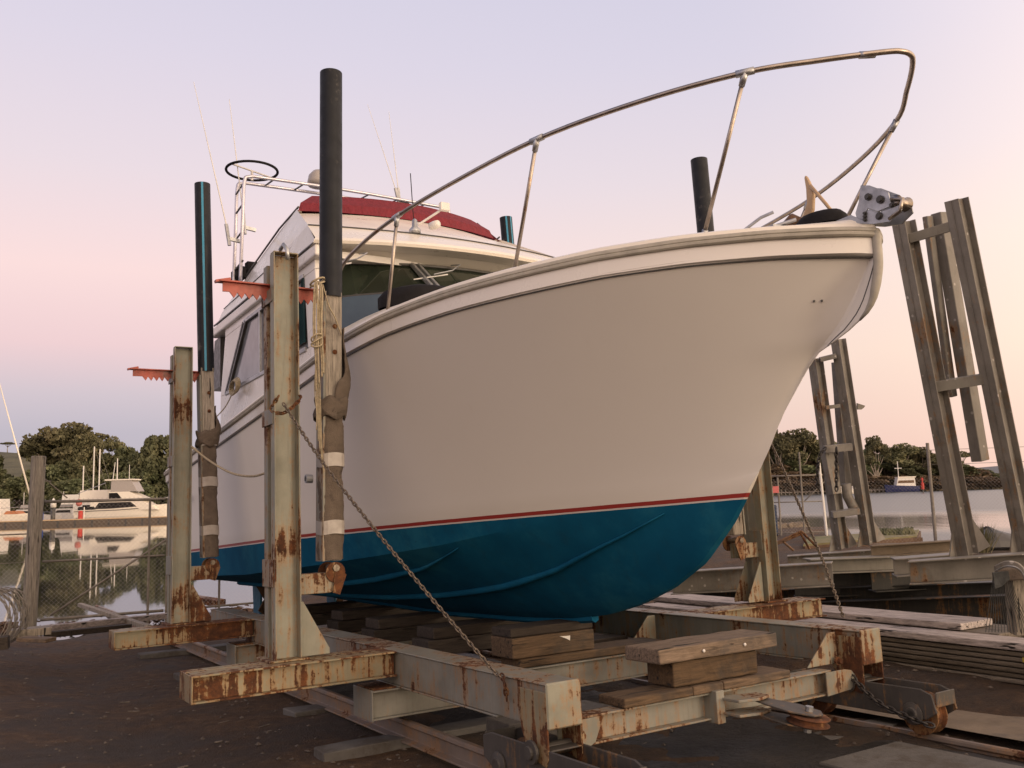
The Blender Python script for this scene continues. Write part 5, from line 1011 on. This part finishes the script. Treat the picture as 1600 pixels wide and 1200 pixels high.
# houses on the left hill
wh = plain('white_render', (.62, .58, .52), .7); rf = plain('grey_roof', (.16, .15, .15), .7); rr2 = plain('red_roof', (.22, .06, .04), .7)
for px, py, Y, w_, h_, roof, lb in ((16, 734, 262, 16, 14, rf, 'white flat fronted house, the lowest on the left hill'), (40, 733, 275, 22, 8, rf, 'long low white house right of the flat fronted one'), (8, 718, 300, 18, 8, rf, 'cream gabled house high on the left hill'), (34, 716, 305, 26, 8, rf, 'pale house with long grey roof high on the left hill'), (2, 737, 258, 12, 7, rr2, 'small house with red roof at the left edge')):
    c = at(px, py, Y); ww, hh = w_/F*Y/2, h_/F*Y
    hs_ = thing('house', lb, 'house', (c.x, c.y, c.z-1))
    B().box(c.x-ww, c.x+ww, c.y-3, c.y+3, c.z-2, c.z+hh*.6).build('wall', wh, hs_)
    B().prism([(c.x-ww-.4, c.y-3.4, c.z+hh*.6), (c.x+ww+.4, c.y-3.4, c.z+hh*.6), (c.x+ww*.7, c.y-1, c.z+hh), (c.x-ww*.7, c.y-1, c.z+hh)], (0, 6, 0)).build('roof', roof, hs_)
    for k in (-.5, .4): B().box(c.x+ww*k-.6, c.x+ww*k+.6, c.y-3.06, c.y-3.01, c.z-.2, c.z+hh*.3).build('window', M['dark'], hs_)
# loose sticks and offcuts scattered over the yard
random.seed(31)
st_ = B()
for k in range(150):
    a = radians(random.uniform(-33, 10)); r_ = random.uniform(3.2, 14); x, y = r_*sin(a), r_*cos(a); z = ground_z(x, y)+.004; th = random.uniform(0, pi); ln = random.uniform(.01, .06); wd_ = random.uniform(.003, .010)
    st_.obox((x, y, z), Vector((cos(th), sin(th), random.uniform(-.1, .1)))*ln, Vector((-sin(th), cos(th), 0))*wd_, (0, 0, wd_*.5))
tag(st_.build('wood_litter', M['woodk']), 'small sticks, chips and bark scattered over the yard earth', 'litter', kind='stuff')
# ---------------------------------------------------------------- moored boats
def mboat(name, label, c, Ln, H, dirx, hull, cabs, extra=(), stripe=None, cat='boat'):
    """c: waterline middle; dirx +1 bow to picture right; H freeboard"""
    c = Vector(c); t = thing(name, label, cat, tuple(c)); Bm = Ln*.30; b = B(); rows = []
    for i in range(15):
        u = i/14; x = (u-.5)*Ln; hb_ = Bm/2*(1-max(0, (u-.45)/.55)**2.6)*(.92+.08*min(1, u*4)); sh_ = H*(1+.35*u*u); rk_ = .0
        rows.append([(c.x+dirx*(x+(.09*Ln*max(0, u-.55)*f)), c.y+s_*hb_*w, c.z-.25+f*(sh_+.25)) for s_, w, f in ((-1, 1, 1), (-1, .93, .5), (-1, .75, .15), (-1, .3, 0), (1, .3, 0), (1, .75, .15), (1, .93, .5), (1, 1, 1))])
    b.grid(rows); b.add([rows[0][k] for k in range(8)], [tuple(range(8))]); b.grid([[r_[0], r_[7]] for r_ in rows]); b.build('hull', hull, t)
    for nm, x0, x1, z0, z1, bw, sl0, sl1, m in cabs:
        pl = [(c.x+dirx*x0, z0), (c.x+dirx*x1, z0), (c.x+dirx*(x1-sl1), z1), (c.x+dirx*(x0+sl0), z1)]
        B().prism([(px, c.y-bw, c.z+pz) for px, pz in pl], (0, 2*bw, 0)).build(nm, m, t, bevel=.03)
    for nm, pts, r_, m in extra: B().tube([(c.x+dirx*x, c.y+y, c.z+z) for x, y, z in pts], r_, 6).build(nm, m, t)
    return t
YB = 165
cpos = on_z(195, 812, WZ); cpos = at(192, 815, YB); cpos.z = WZ
k_ = YB/F
MC = mboat('moored_cruiser', 'big white flybridge cruiser with clear curtains moored behind the red drum', cpos, 15.2, 1.9, 1, M['cream'],
      [('house', -5.0, 6.6, 1.7, 3.3, 1.9, .2, 3.2, M['cream']), ('saloon_window', -4.2, 3.4, 2.0, 2.95, 1.93, .8, 1.4, M['dark']), ('cockpit_shade', -7.2, -3.0, .7, 2.4, 1.95, .3, 1.2, M['dark']),
       ('flybridge', -1.8, 4.6, 3.3, 4.5, 1.7, .0, 3.0, M['cream']), ('clear_curtain', -1.6, 3.0, 4.5, 6.2, 1.6, .1, 1.1, M['clear']), ('hard_top', -2.6, 2.3, 6.2, 6.4, 1.75, 0, 0, M['cream']), ('side_panel', -1.8, .4, 3.5, 4.35, 1.73, 0, .8, M['dark'])],
      [('mast', [(-1.2, 0, 6.4), (-1.2, 0, 9.6)], .09, M['white']), ('aerial', [(.9, 0, 6.4), (.9, 0, 8.6)], .05, M['white']), ('mast', [(-1.9, 0, 6.4), (-1.6, 0, 9.0)], .06, M['white']), ('bow_rail', [(2.5, -1.9, 3.1), (6.0, -1.4, 3.3), (8.0, -.3, 3.5)], .04, M['galv']), ('rub_rail', [(-7.4, -2.27, 1.7), (0, -2.3, 1.8), (3.5, -2.2, 1.95)], .05, M['trim']), ('outrigger', [(-2.6, -1.2, 5.9), (-7.2, -1.4, 4.4)], .05, M['galv'])])
MC.matrix_basis = MC.matrix_basis @ Matrix.Diagonal((1.06, 1, 1.20, 1))
cp = at(145, 815, YB+4); cp.z = WZ
mboat('moored_launch', 'white box cabin launch moored between the cruiser and the thick post', cp, 11, 1.4, -1, M['cream'],
      [('cabin', -3.0, 3.2, 1.3, 3.9, 1.5, .2, .2, M['white']), ('canopy', -3.4, 2.0, 3.9, 5.9, 1.4, .1, .1, M['cream']), ('flybridge', 2.0, 5.4, 3.4, 5.2, 1.3, .2, .2, M['white']), ('window', -2.4, 1.4, 2.4, 3.2, 1.53, .1, .1, M['dark'])],
      [('rail', [(5.4, -1.3, 3.2), (-3.0, -1.3, 3.2)], .06, M['galv'])])
for i, (px, yt, lb) in enumerate(((144, 698, 'taller left mast of the two yachts behind the cruiser'), (153, 702, 'right mast of the two yachts behind the cruiser'), (128, 728, 'short mast left of the two tall yacht masts'))):
    cp = at(px, 815, YB+14); cp.z = WZ; hm = at(px, yt, YB+14).z-WZ
    mboat('yacht', 'white sailing yacht with bare mast, '+lb, cp, 9, 1.1, 1, M['cream'], [('cabin', -2, 2, 1.1, 1.7, .9, .2, .5, M['white'])], [('mast', [(0, 0, 1.2), (0, 0, hm)], .13, M['white']), ('boom', [(0, 0, 2.4), (-3.5, 0, 2.5)], .07, M['white']), ('stay', [(0, 0, hm), (4.2, 0, 1.4)], .02, M['wire'])], cat='yacht')
for px_b, dY, Lb, lb in ((98, 10, 8.0, 'small white motor boat with dark screen between the thick post and the red drum'), (216, 16, 9.0, 'small white boat mostly hidden behind the bow of the big cruiser'), (36, 12, 8.5, 'small white boat moored behind the foredeck of the fishing boat')):
    cp = at(px_b, 815, YB+dY); cp.z = WZ; mboat('moored_launch', lb, cp, Lb, 1.3, -1, M['cream'], [('cabin', -2.4, 1.8, 1.3, 2.7, 1.1, .2, 1.0, M['white']), ('window', -2.0, 1.0, 1.9, 2.4, 1.13, .1, .4, M['dark']), ('canopy', -2.6, .2, 2.9, 3.6, 1.1, .1, .3, M['clear'])], [('mast', [(0, 0, 2.6), (0, 0, 6.0)], .06, M['white']), ('rail', [(1.2, -1.0, 2.0), (3.8, -.3, 2.2)], .03, M['galv'])])
cp = at(2, 818, YB-8); cp.z = WZ
mboat('fishing_boat', 'white boat with orange clutter on deck at the left edge of the marina', cp, 11.5, 1.6, 1, M['cream'],
      [('wheelhouse', -6, .7, 1.5, 4.6, 1.5, .2, .2, M['white']), ('window', -5, .3, 3.0, 4.0, 1.53, .2, .2, M['clear']), ('foredeck', .7, 4.2, 1.6, 2.3, 1.2, .1, 1.6, M['cream']), ('orange_net', 1.0, 3.6, 1.95, 2.5, 1.3, .5, .7, surf('orange_net', (.45, .18, .08), .8, var=.4, scale=4))],
      [('rail', [(.5, -1.4, 3.0), (5.6, -.4, 3.2)], .04, M['galv'])])
tag(B().tube([at(48, 778, YB-3), at(-2, 595, YB-3)], [.17, .10], 8).build('spar', M['cream'], smooth=True), 'long white spar leaning left above the fishing boat at the picture edge', 'spar')
pn = thing('pontoon', 'long low floating dock in front of the moored boats', 'dock', tuple(at(80, 816, YB-10)))
pA, pB = on_z(-160, 827, WZ), on_z(420, 808, WZ)
pA = at(-160, 800, 148); pB = at(420, 800, 162); pA.z = pB.z = WZ+.35
B().bar(pA, pB, .7, 2.4, UZ).build('float', M['dark'] if False else surf('dark_float', (.09, .07, .055), .8), pn)
B().bar(pA+Vector((0, -.02, .42)), pB+Vector((0, -.02, .42)), .16, 2.5, UZ).build('deck', surf('pale_timber_deck', (.50, .36, .22), .8), pn)
for k in range(22): p = pA.lerp(pB, k/22+.01)+Vector((0, -1.23, -.02)); B().box(p.x-.25, p.x+.25, p.y-.03, p.y, p.z-.33, p.z+.31).build('fender', M['trim'], pn)
for px, r_, h_, m, lb, nm, ct in ((83, .42, 1.6, 'trim', 'dark pile with white conical cap rising from the dock', 'mooring_pile', 'pile'),):
    p = at(px, 800, 154); t = thing(nm, lb, ct, (p.x, p.y, WZ)); B().lathe((p.x, p.y, WZ-.5), [(.38, 0), (.38, 3.4)], 12).build('shaft', M['trim'], t, smooth=True); B().lathe((p.x, p.y, WZ+2.9), [(.46, 0), (.46, .8), (.05, 1.6)], 12).build('cap', M['white'], t, smooth=True)
p = at(64, 800, 153); tag(B().lathe((p.x, p.y, WZ+.85), [(.4, 0), (.42, .02), (.42, .6), (.44, .62), (.42, .65), (.42, 1.2), (.3, 1.25)], 14).build('drum', M['bluedrum'], smooth=False), 'blue plastic drum standing on the dock beside the thick post', 'drum')
p = at(126, 800, 155); t = thing('marker_drum', 'red drum with white post standing on the dock before the cruiser', 'drum', (p.x, p.y, WZ+.8)); B().lathe((p.x, p.y, WZ+.85), [(.36, 0), (.38, .02), (.38, 1.3), (.25, 1.36)], 14).build('body', M['redbuoy'], t); B().tube([(p.x+.6, p.y, WZ+.8), (p.x+.6, p.y, WZ+2.8)], .09, 8).build('post', M['white'], t)
p = at(124, 770, 156); tag(B().lathe((p.x, p.y, WZ+3.0), [(.2, 0), (.5, .3), (.5, .9), (.2, 1.2)], 12).build('life_ring_box', plain('faded_pink_paint', (.45, .14, .12), .6)), 'faded pink locker on a post above the red drum', 'locker')
# right river: blue boat, white boats, marker, jetty
cp = at(1409, 760, 388); cp.z = WZ
BL = mboat('blue_launch', 'motor launch with navy blue hull and white wheelhouse anchored across the river', cp, 13.2, 1.7, -1, M['navy'],
      [('wheelhouse', -5.2, 2.8, 1.6, 4.2, 1.5, .3, .9, M['white']), ('window', -4.6, 2.2, 2.6, 3.4, 1.53, .1, .5, M['brown']), ('roof', -5.4, 2.0, 4.2, 4.5, 1.7, 0, 0, M['cream'])],
      [('mast', [(1.0, 0, 4.4), (1.0, 0, 9.0)], .16, M['white']), ('yard', [(-.6, 0, 7.0), (2.4, 0, 7.0)], .10, M['white'])])
BL.matrix_basis = BL.matrix_basis @ Matrix.Diagonal((1.05, 1, 1.45, 1))
for px, lb in ((1337, 'white boat half hidden by the right upright of the far cradle'), (1312, 'white boat hidden mostly by the curved arm of the far cradle')):
    cp = at(px, 760, 385); cp.z = WZ; mboat('moored_launch', lb, cp, 7.5, 1.5, 1, M['cream'], [('cabin', -2, 1.5, 1.5, 3.2, 1.1, .2, .9, M['white'])], [('mast', [(0, 0, 3), (0, 0, 5)], .1, M['white'])])
p = at(1442, 765, 300); t = thing('channel_marker', 'red channel marker pole standing in the river right of the blue launch', 'marker', (p.x, p.y, WZ)); B().tube([(p.x, p.y, WZ-1), (p.x, p.y, WZ+3.5)], .22, 8).build('pile', M['trim'], t); B().lathe((p.x, p.y, WZ+1.3), [(.5, 0), (.5, 1.9), (.25, 2.2), (.25, 2.8), (.4, 2.9), (.4, 3.6), (.1, 3.8)], 10).build('topmark', M['redbuoy'], t)
jt = thing('jetty', 'low grey timber jetty with piles left of the blue launch', 'jetty', tuple(at(1360, 762, 392)))
pA, pB = at(1200, 760, 394), at(1384, 760, 393); pA.z = pB.z = WZ+1.2; B().bar(pA, pB, .35, 2.5, UZ).build('deck', M['woodg'], jt)
for k in range(30): p = pA.lerp(pB, k/29); B().tube([(p.x, p.y-1.2, WZ-1), (p.x, p.y-1.2, WZ+random.uniform(1.4, 2.8))], .28, 6).build('pile', M['fence'], jt)
# rocks, tufts and dinghy on the near right bank
random.seed(9)
def rock(c, s_, m, label, cat='rock', grp=None, n=2):
    bm = bmesh.new(); bmesh.ops.create_icosphere(bm, subdivisions=n, radius=1); b = B(); ph = random.uniform(0, 9)
    vs = [Vector(c)+Vector((v.co.x*s_[0], v.co.y*s_[1], v.co.z*s_[2]))*(1+.22*sin(v.co.x*4+ph)*sin(v.co.y*5+ph*2)+random.uniform(-.08, .08)) for v in bm.verts]; fs = [tuple(v.index for v in f.verts) for f in bm.faces]; bm.free(); b.add(vs, fs); return tag(b.build('rock', m), label, cat, grp)
for i, (px, py) in enumerate(((1206, 816), (1215, 811), (1222, 818), (1232, 813), (1240, 817), (1250, 815), (1196, 822))):
    p = at(px, py, 40); rock((p.x, p.y, EYE-1.66), (.3+.08*(i % 3), .3, .22), M['conc'], 'pale bank stone behind the open fence, %s from the right upright' % ('second', 'third', 'fourth', 'fifth', 'sixth', 'seventh', 'nearest')[i], 'stone', 'pale stones along the bank')
p = at(1545, 850, 24); mo = B(); mo.grid([[(p.x+1.15*sin(a)*s_, p.y+.6*cos(a)*s_, EYE-1.62+.52*h_*(1-.2*abs(sin(a)))) for a in [2*pi*k/16 for k in range(16)]] for s_, h_ in ((1, 0), (.9, .3), (.55, .7), (.08, 1.0))], close=True)
tag(mo.build('dinghy', M['trim'], smooth=False), 'dark upturned dinghy lying on the bank at the right', 'dinghy')
gr = B(); p = at(1533, 850, 22)
for k in range(170):
    a = random.uniform(0, 2*pi); r_ = random.uniform(0, .22); q = Vector((p.x+cos(a)*r_, p.y+sin(a)*r_, EYE-1.64)); tip = q+Vector((cos(a)*random.uniform(.1, .4), sin(a)*random.uniform(.1, .4), random.uniform(.35, .75))); s_ = Vector((-sin(a), cos(a), 0))*.012
    gr.add([q-s_, q+s_, q.lerp(tip, .6)+s_*.7+Vector((0, 0, .05)), tip, q.lerp(tip, .6)-s_*.7+Vector((0, 0, .05))], [(0, 1, 2, 3, 4)])
tag(gr.build('grass_tuft', LF['euc']), 'spiky grass tuft on the bank left of the upturned dinghy', 'plant')
gr = B()
for k in range(900):
    px = random.uniform(1372, 1428); p = at(px, 835, 30.5+random.uniform(-.8, .8)); q = Vector((p.x, p.y, zt+.05)); hh = random.uniform(.04, .22); s_ = random.uniform(.03, .07); a = random.uniform(0, 3)
    gr.add([q+Vector((-s_*cos(a), -s_*sin(a), 0)), q+Vector((s_*cos(a), s_*sin(a), 0)), q+Vector((random.uniform(-.05, .05), 0, hh))], [(0, 1, 2)])
tag(gr.build('weeds', LF['rnd']), 'low green weeds growing on the end of the wharf', 'weeds', kind='stuff')
# gravel, pebbles and shore debris
gr = B()
for k in range(2600):
    a = radians(random.uniform(-34, 34)) if k % 5 else radians(random.uniform(-34, -5)); r_ = 2.6+random.random()**1.4*20; x, y = r_*sin(a), r_*cos(a); s_ = random.uniform(.006, .02)*(1+r_*.05)
    s_l = SMI @ Vector((x, y, 0))
    z = ground_z(x, y); c = Vector((x, y, z+s_*.2)); vs = [c+Vector((s_*random.uniform(.6, 1.3)*cx_, s_*random.uniform(.6, 1.3)*cy_, s_*random.uniform(.4, .8)*cz_)) for cx_, cy_, cz_ in ((1, 0, 0), (0, 1, 0), (-1, 0, 0), (0, -1, 0), (0, 0, 1))]
    gr.add(vs, [(0, 1, 4), (1, 2, 4), (2, 3, 4), (3, 0, 4)])
tag(gr.build('gravel', surf('gravel_stones', (.085, .07, .058), .9, var=.5, scale=3)), 'scattered gravel and pebbles on the dark yard earth', 'gravel', kind='stuff')
db = B()
for k in range(1500):
    px = random.uniform(-60, 430); q = on_z(px, 948, WZ+.1); rr_ = random.uniform(20.5, 25.8); a = atan2(q.x, q.y); x, y = rr_*sin(a), rr_*cos(a); z = ground_z(x, y); s_ = random.uniform(.02, .09); c = Vector((x, y, z))
    vs = [c+Vector((random.uniform(-s_, s_)*1.6, random.uniform(-s_, s_)*1.6, random.uniform(0, s_*1.3))) for _ in range(5)]; db.add(vs, [(0, 1, 2), (0, 2, 3), (0, 3, 4), (1, 2, 4)])
tag(db.build('shore_debris', surf('brown_seaweed', (.085, .05, .032), .95, var=.5, scale=4)), 'dark weed and rubble along the edge of the water at left', 'debris', kind='stuff')
# loose timber and wire coil at the left
def lplank(px0, py0, y0, px1, py1, y1, w_, h_, m, label, name='timber_plank', cat='plank'):
    p, q = at(px0, py0, y0), at(px1, py1, y1); return tag(B().bar(p, q, w_, h_, SX if False else dirn(p, q).cross(UZ)).build(name, m, bevel=.006), label, cat)
lplank(75, 982, 13.2, 262, 962, 16.0, .14, .09, M['woodg'], 'long pale plank lying along the foot of the gate')
lplank(12, 990, 12.6, 78, 984, 12.9, .3, .10, M['woodz'], 'short pale plank lying below the thick timber post')
lplank(74, 992, 12.8, 200, 979, 14.2, .16, .08, M['woodd'], 'dark plank lying in front of the long pale plank')
lplank(34, 998, 12.0, 80, 1000, 11.9, .20, .05, M['wood'], 'short thin offcut at the foot of the wire coil')
lplank(125, 945, 17.8, 232, 980, 13.9, .09, .07, M['woodz'], 'brown pole lying down the bank behind the gate')
lplank(-20, 1008, 12.0, 14, 1003, 12.1, .22, .16, M['woodd'], 'dark block under the wire coil at the left edge')
lplank(298, 935, 18.5, 345, 942, 18.0, .25, .12, M['rust'], 'rust brown beam lying at the waterline beside the far upright')
co = B(); cc_ = at(-4, 965, 12.4)
for k in range(26): 
    a0_ = random.uniform(-.25, .25); co.tube([cc_+Vector((.30*cos(t)*(1+.08*sin(3*t+k)), -.3+.023*k+.03*sin(2*t+k), .36*sin(t)*(1+.06*cos(2*t+k)))) for t in [j*2*pi/20 for j in range(20)]], .006, 4, closed=True)
tag(co.build('wire_coil', M['fence']), 'rolled up grey wire netting at the left picture edge', 'wire coil')
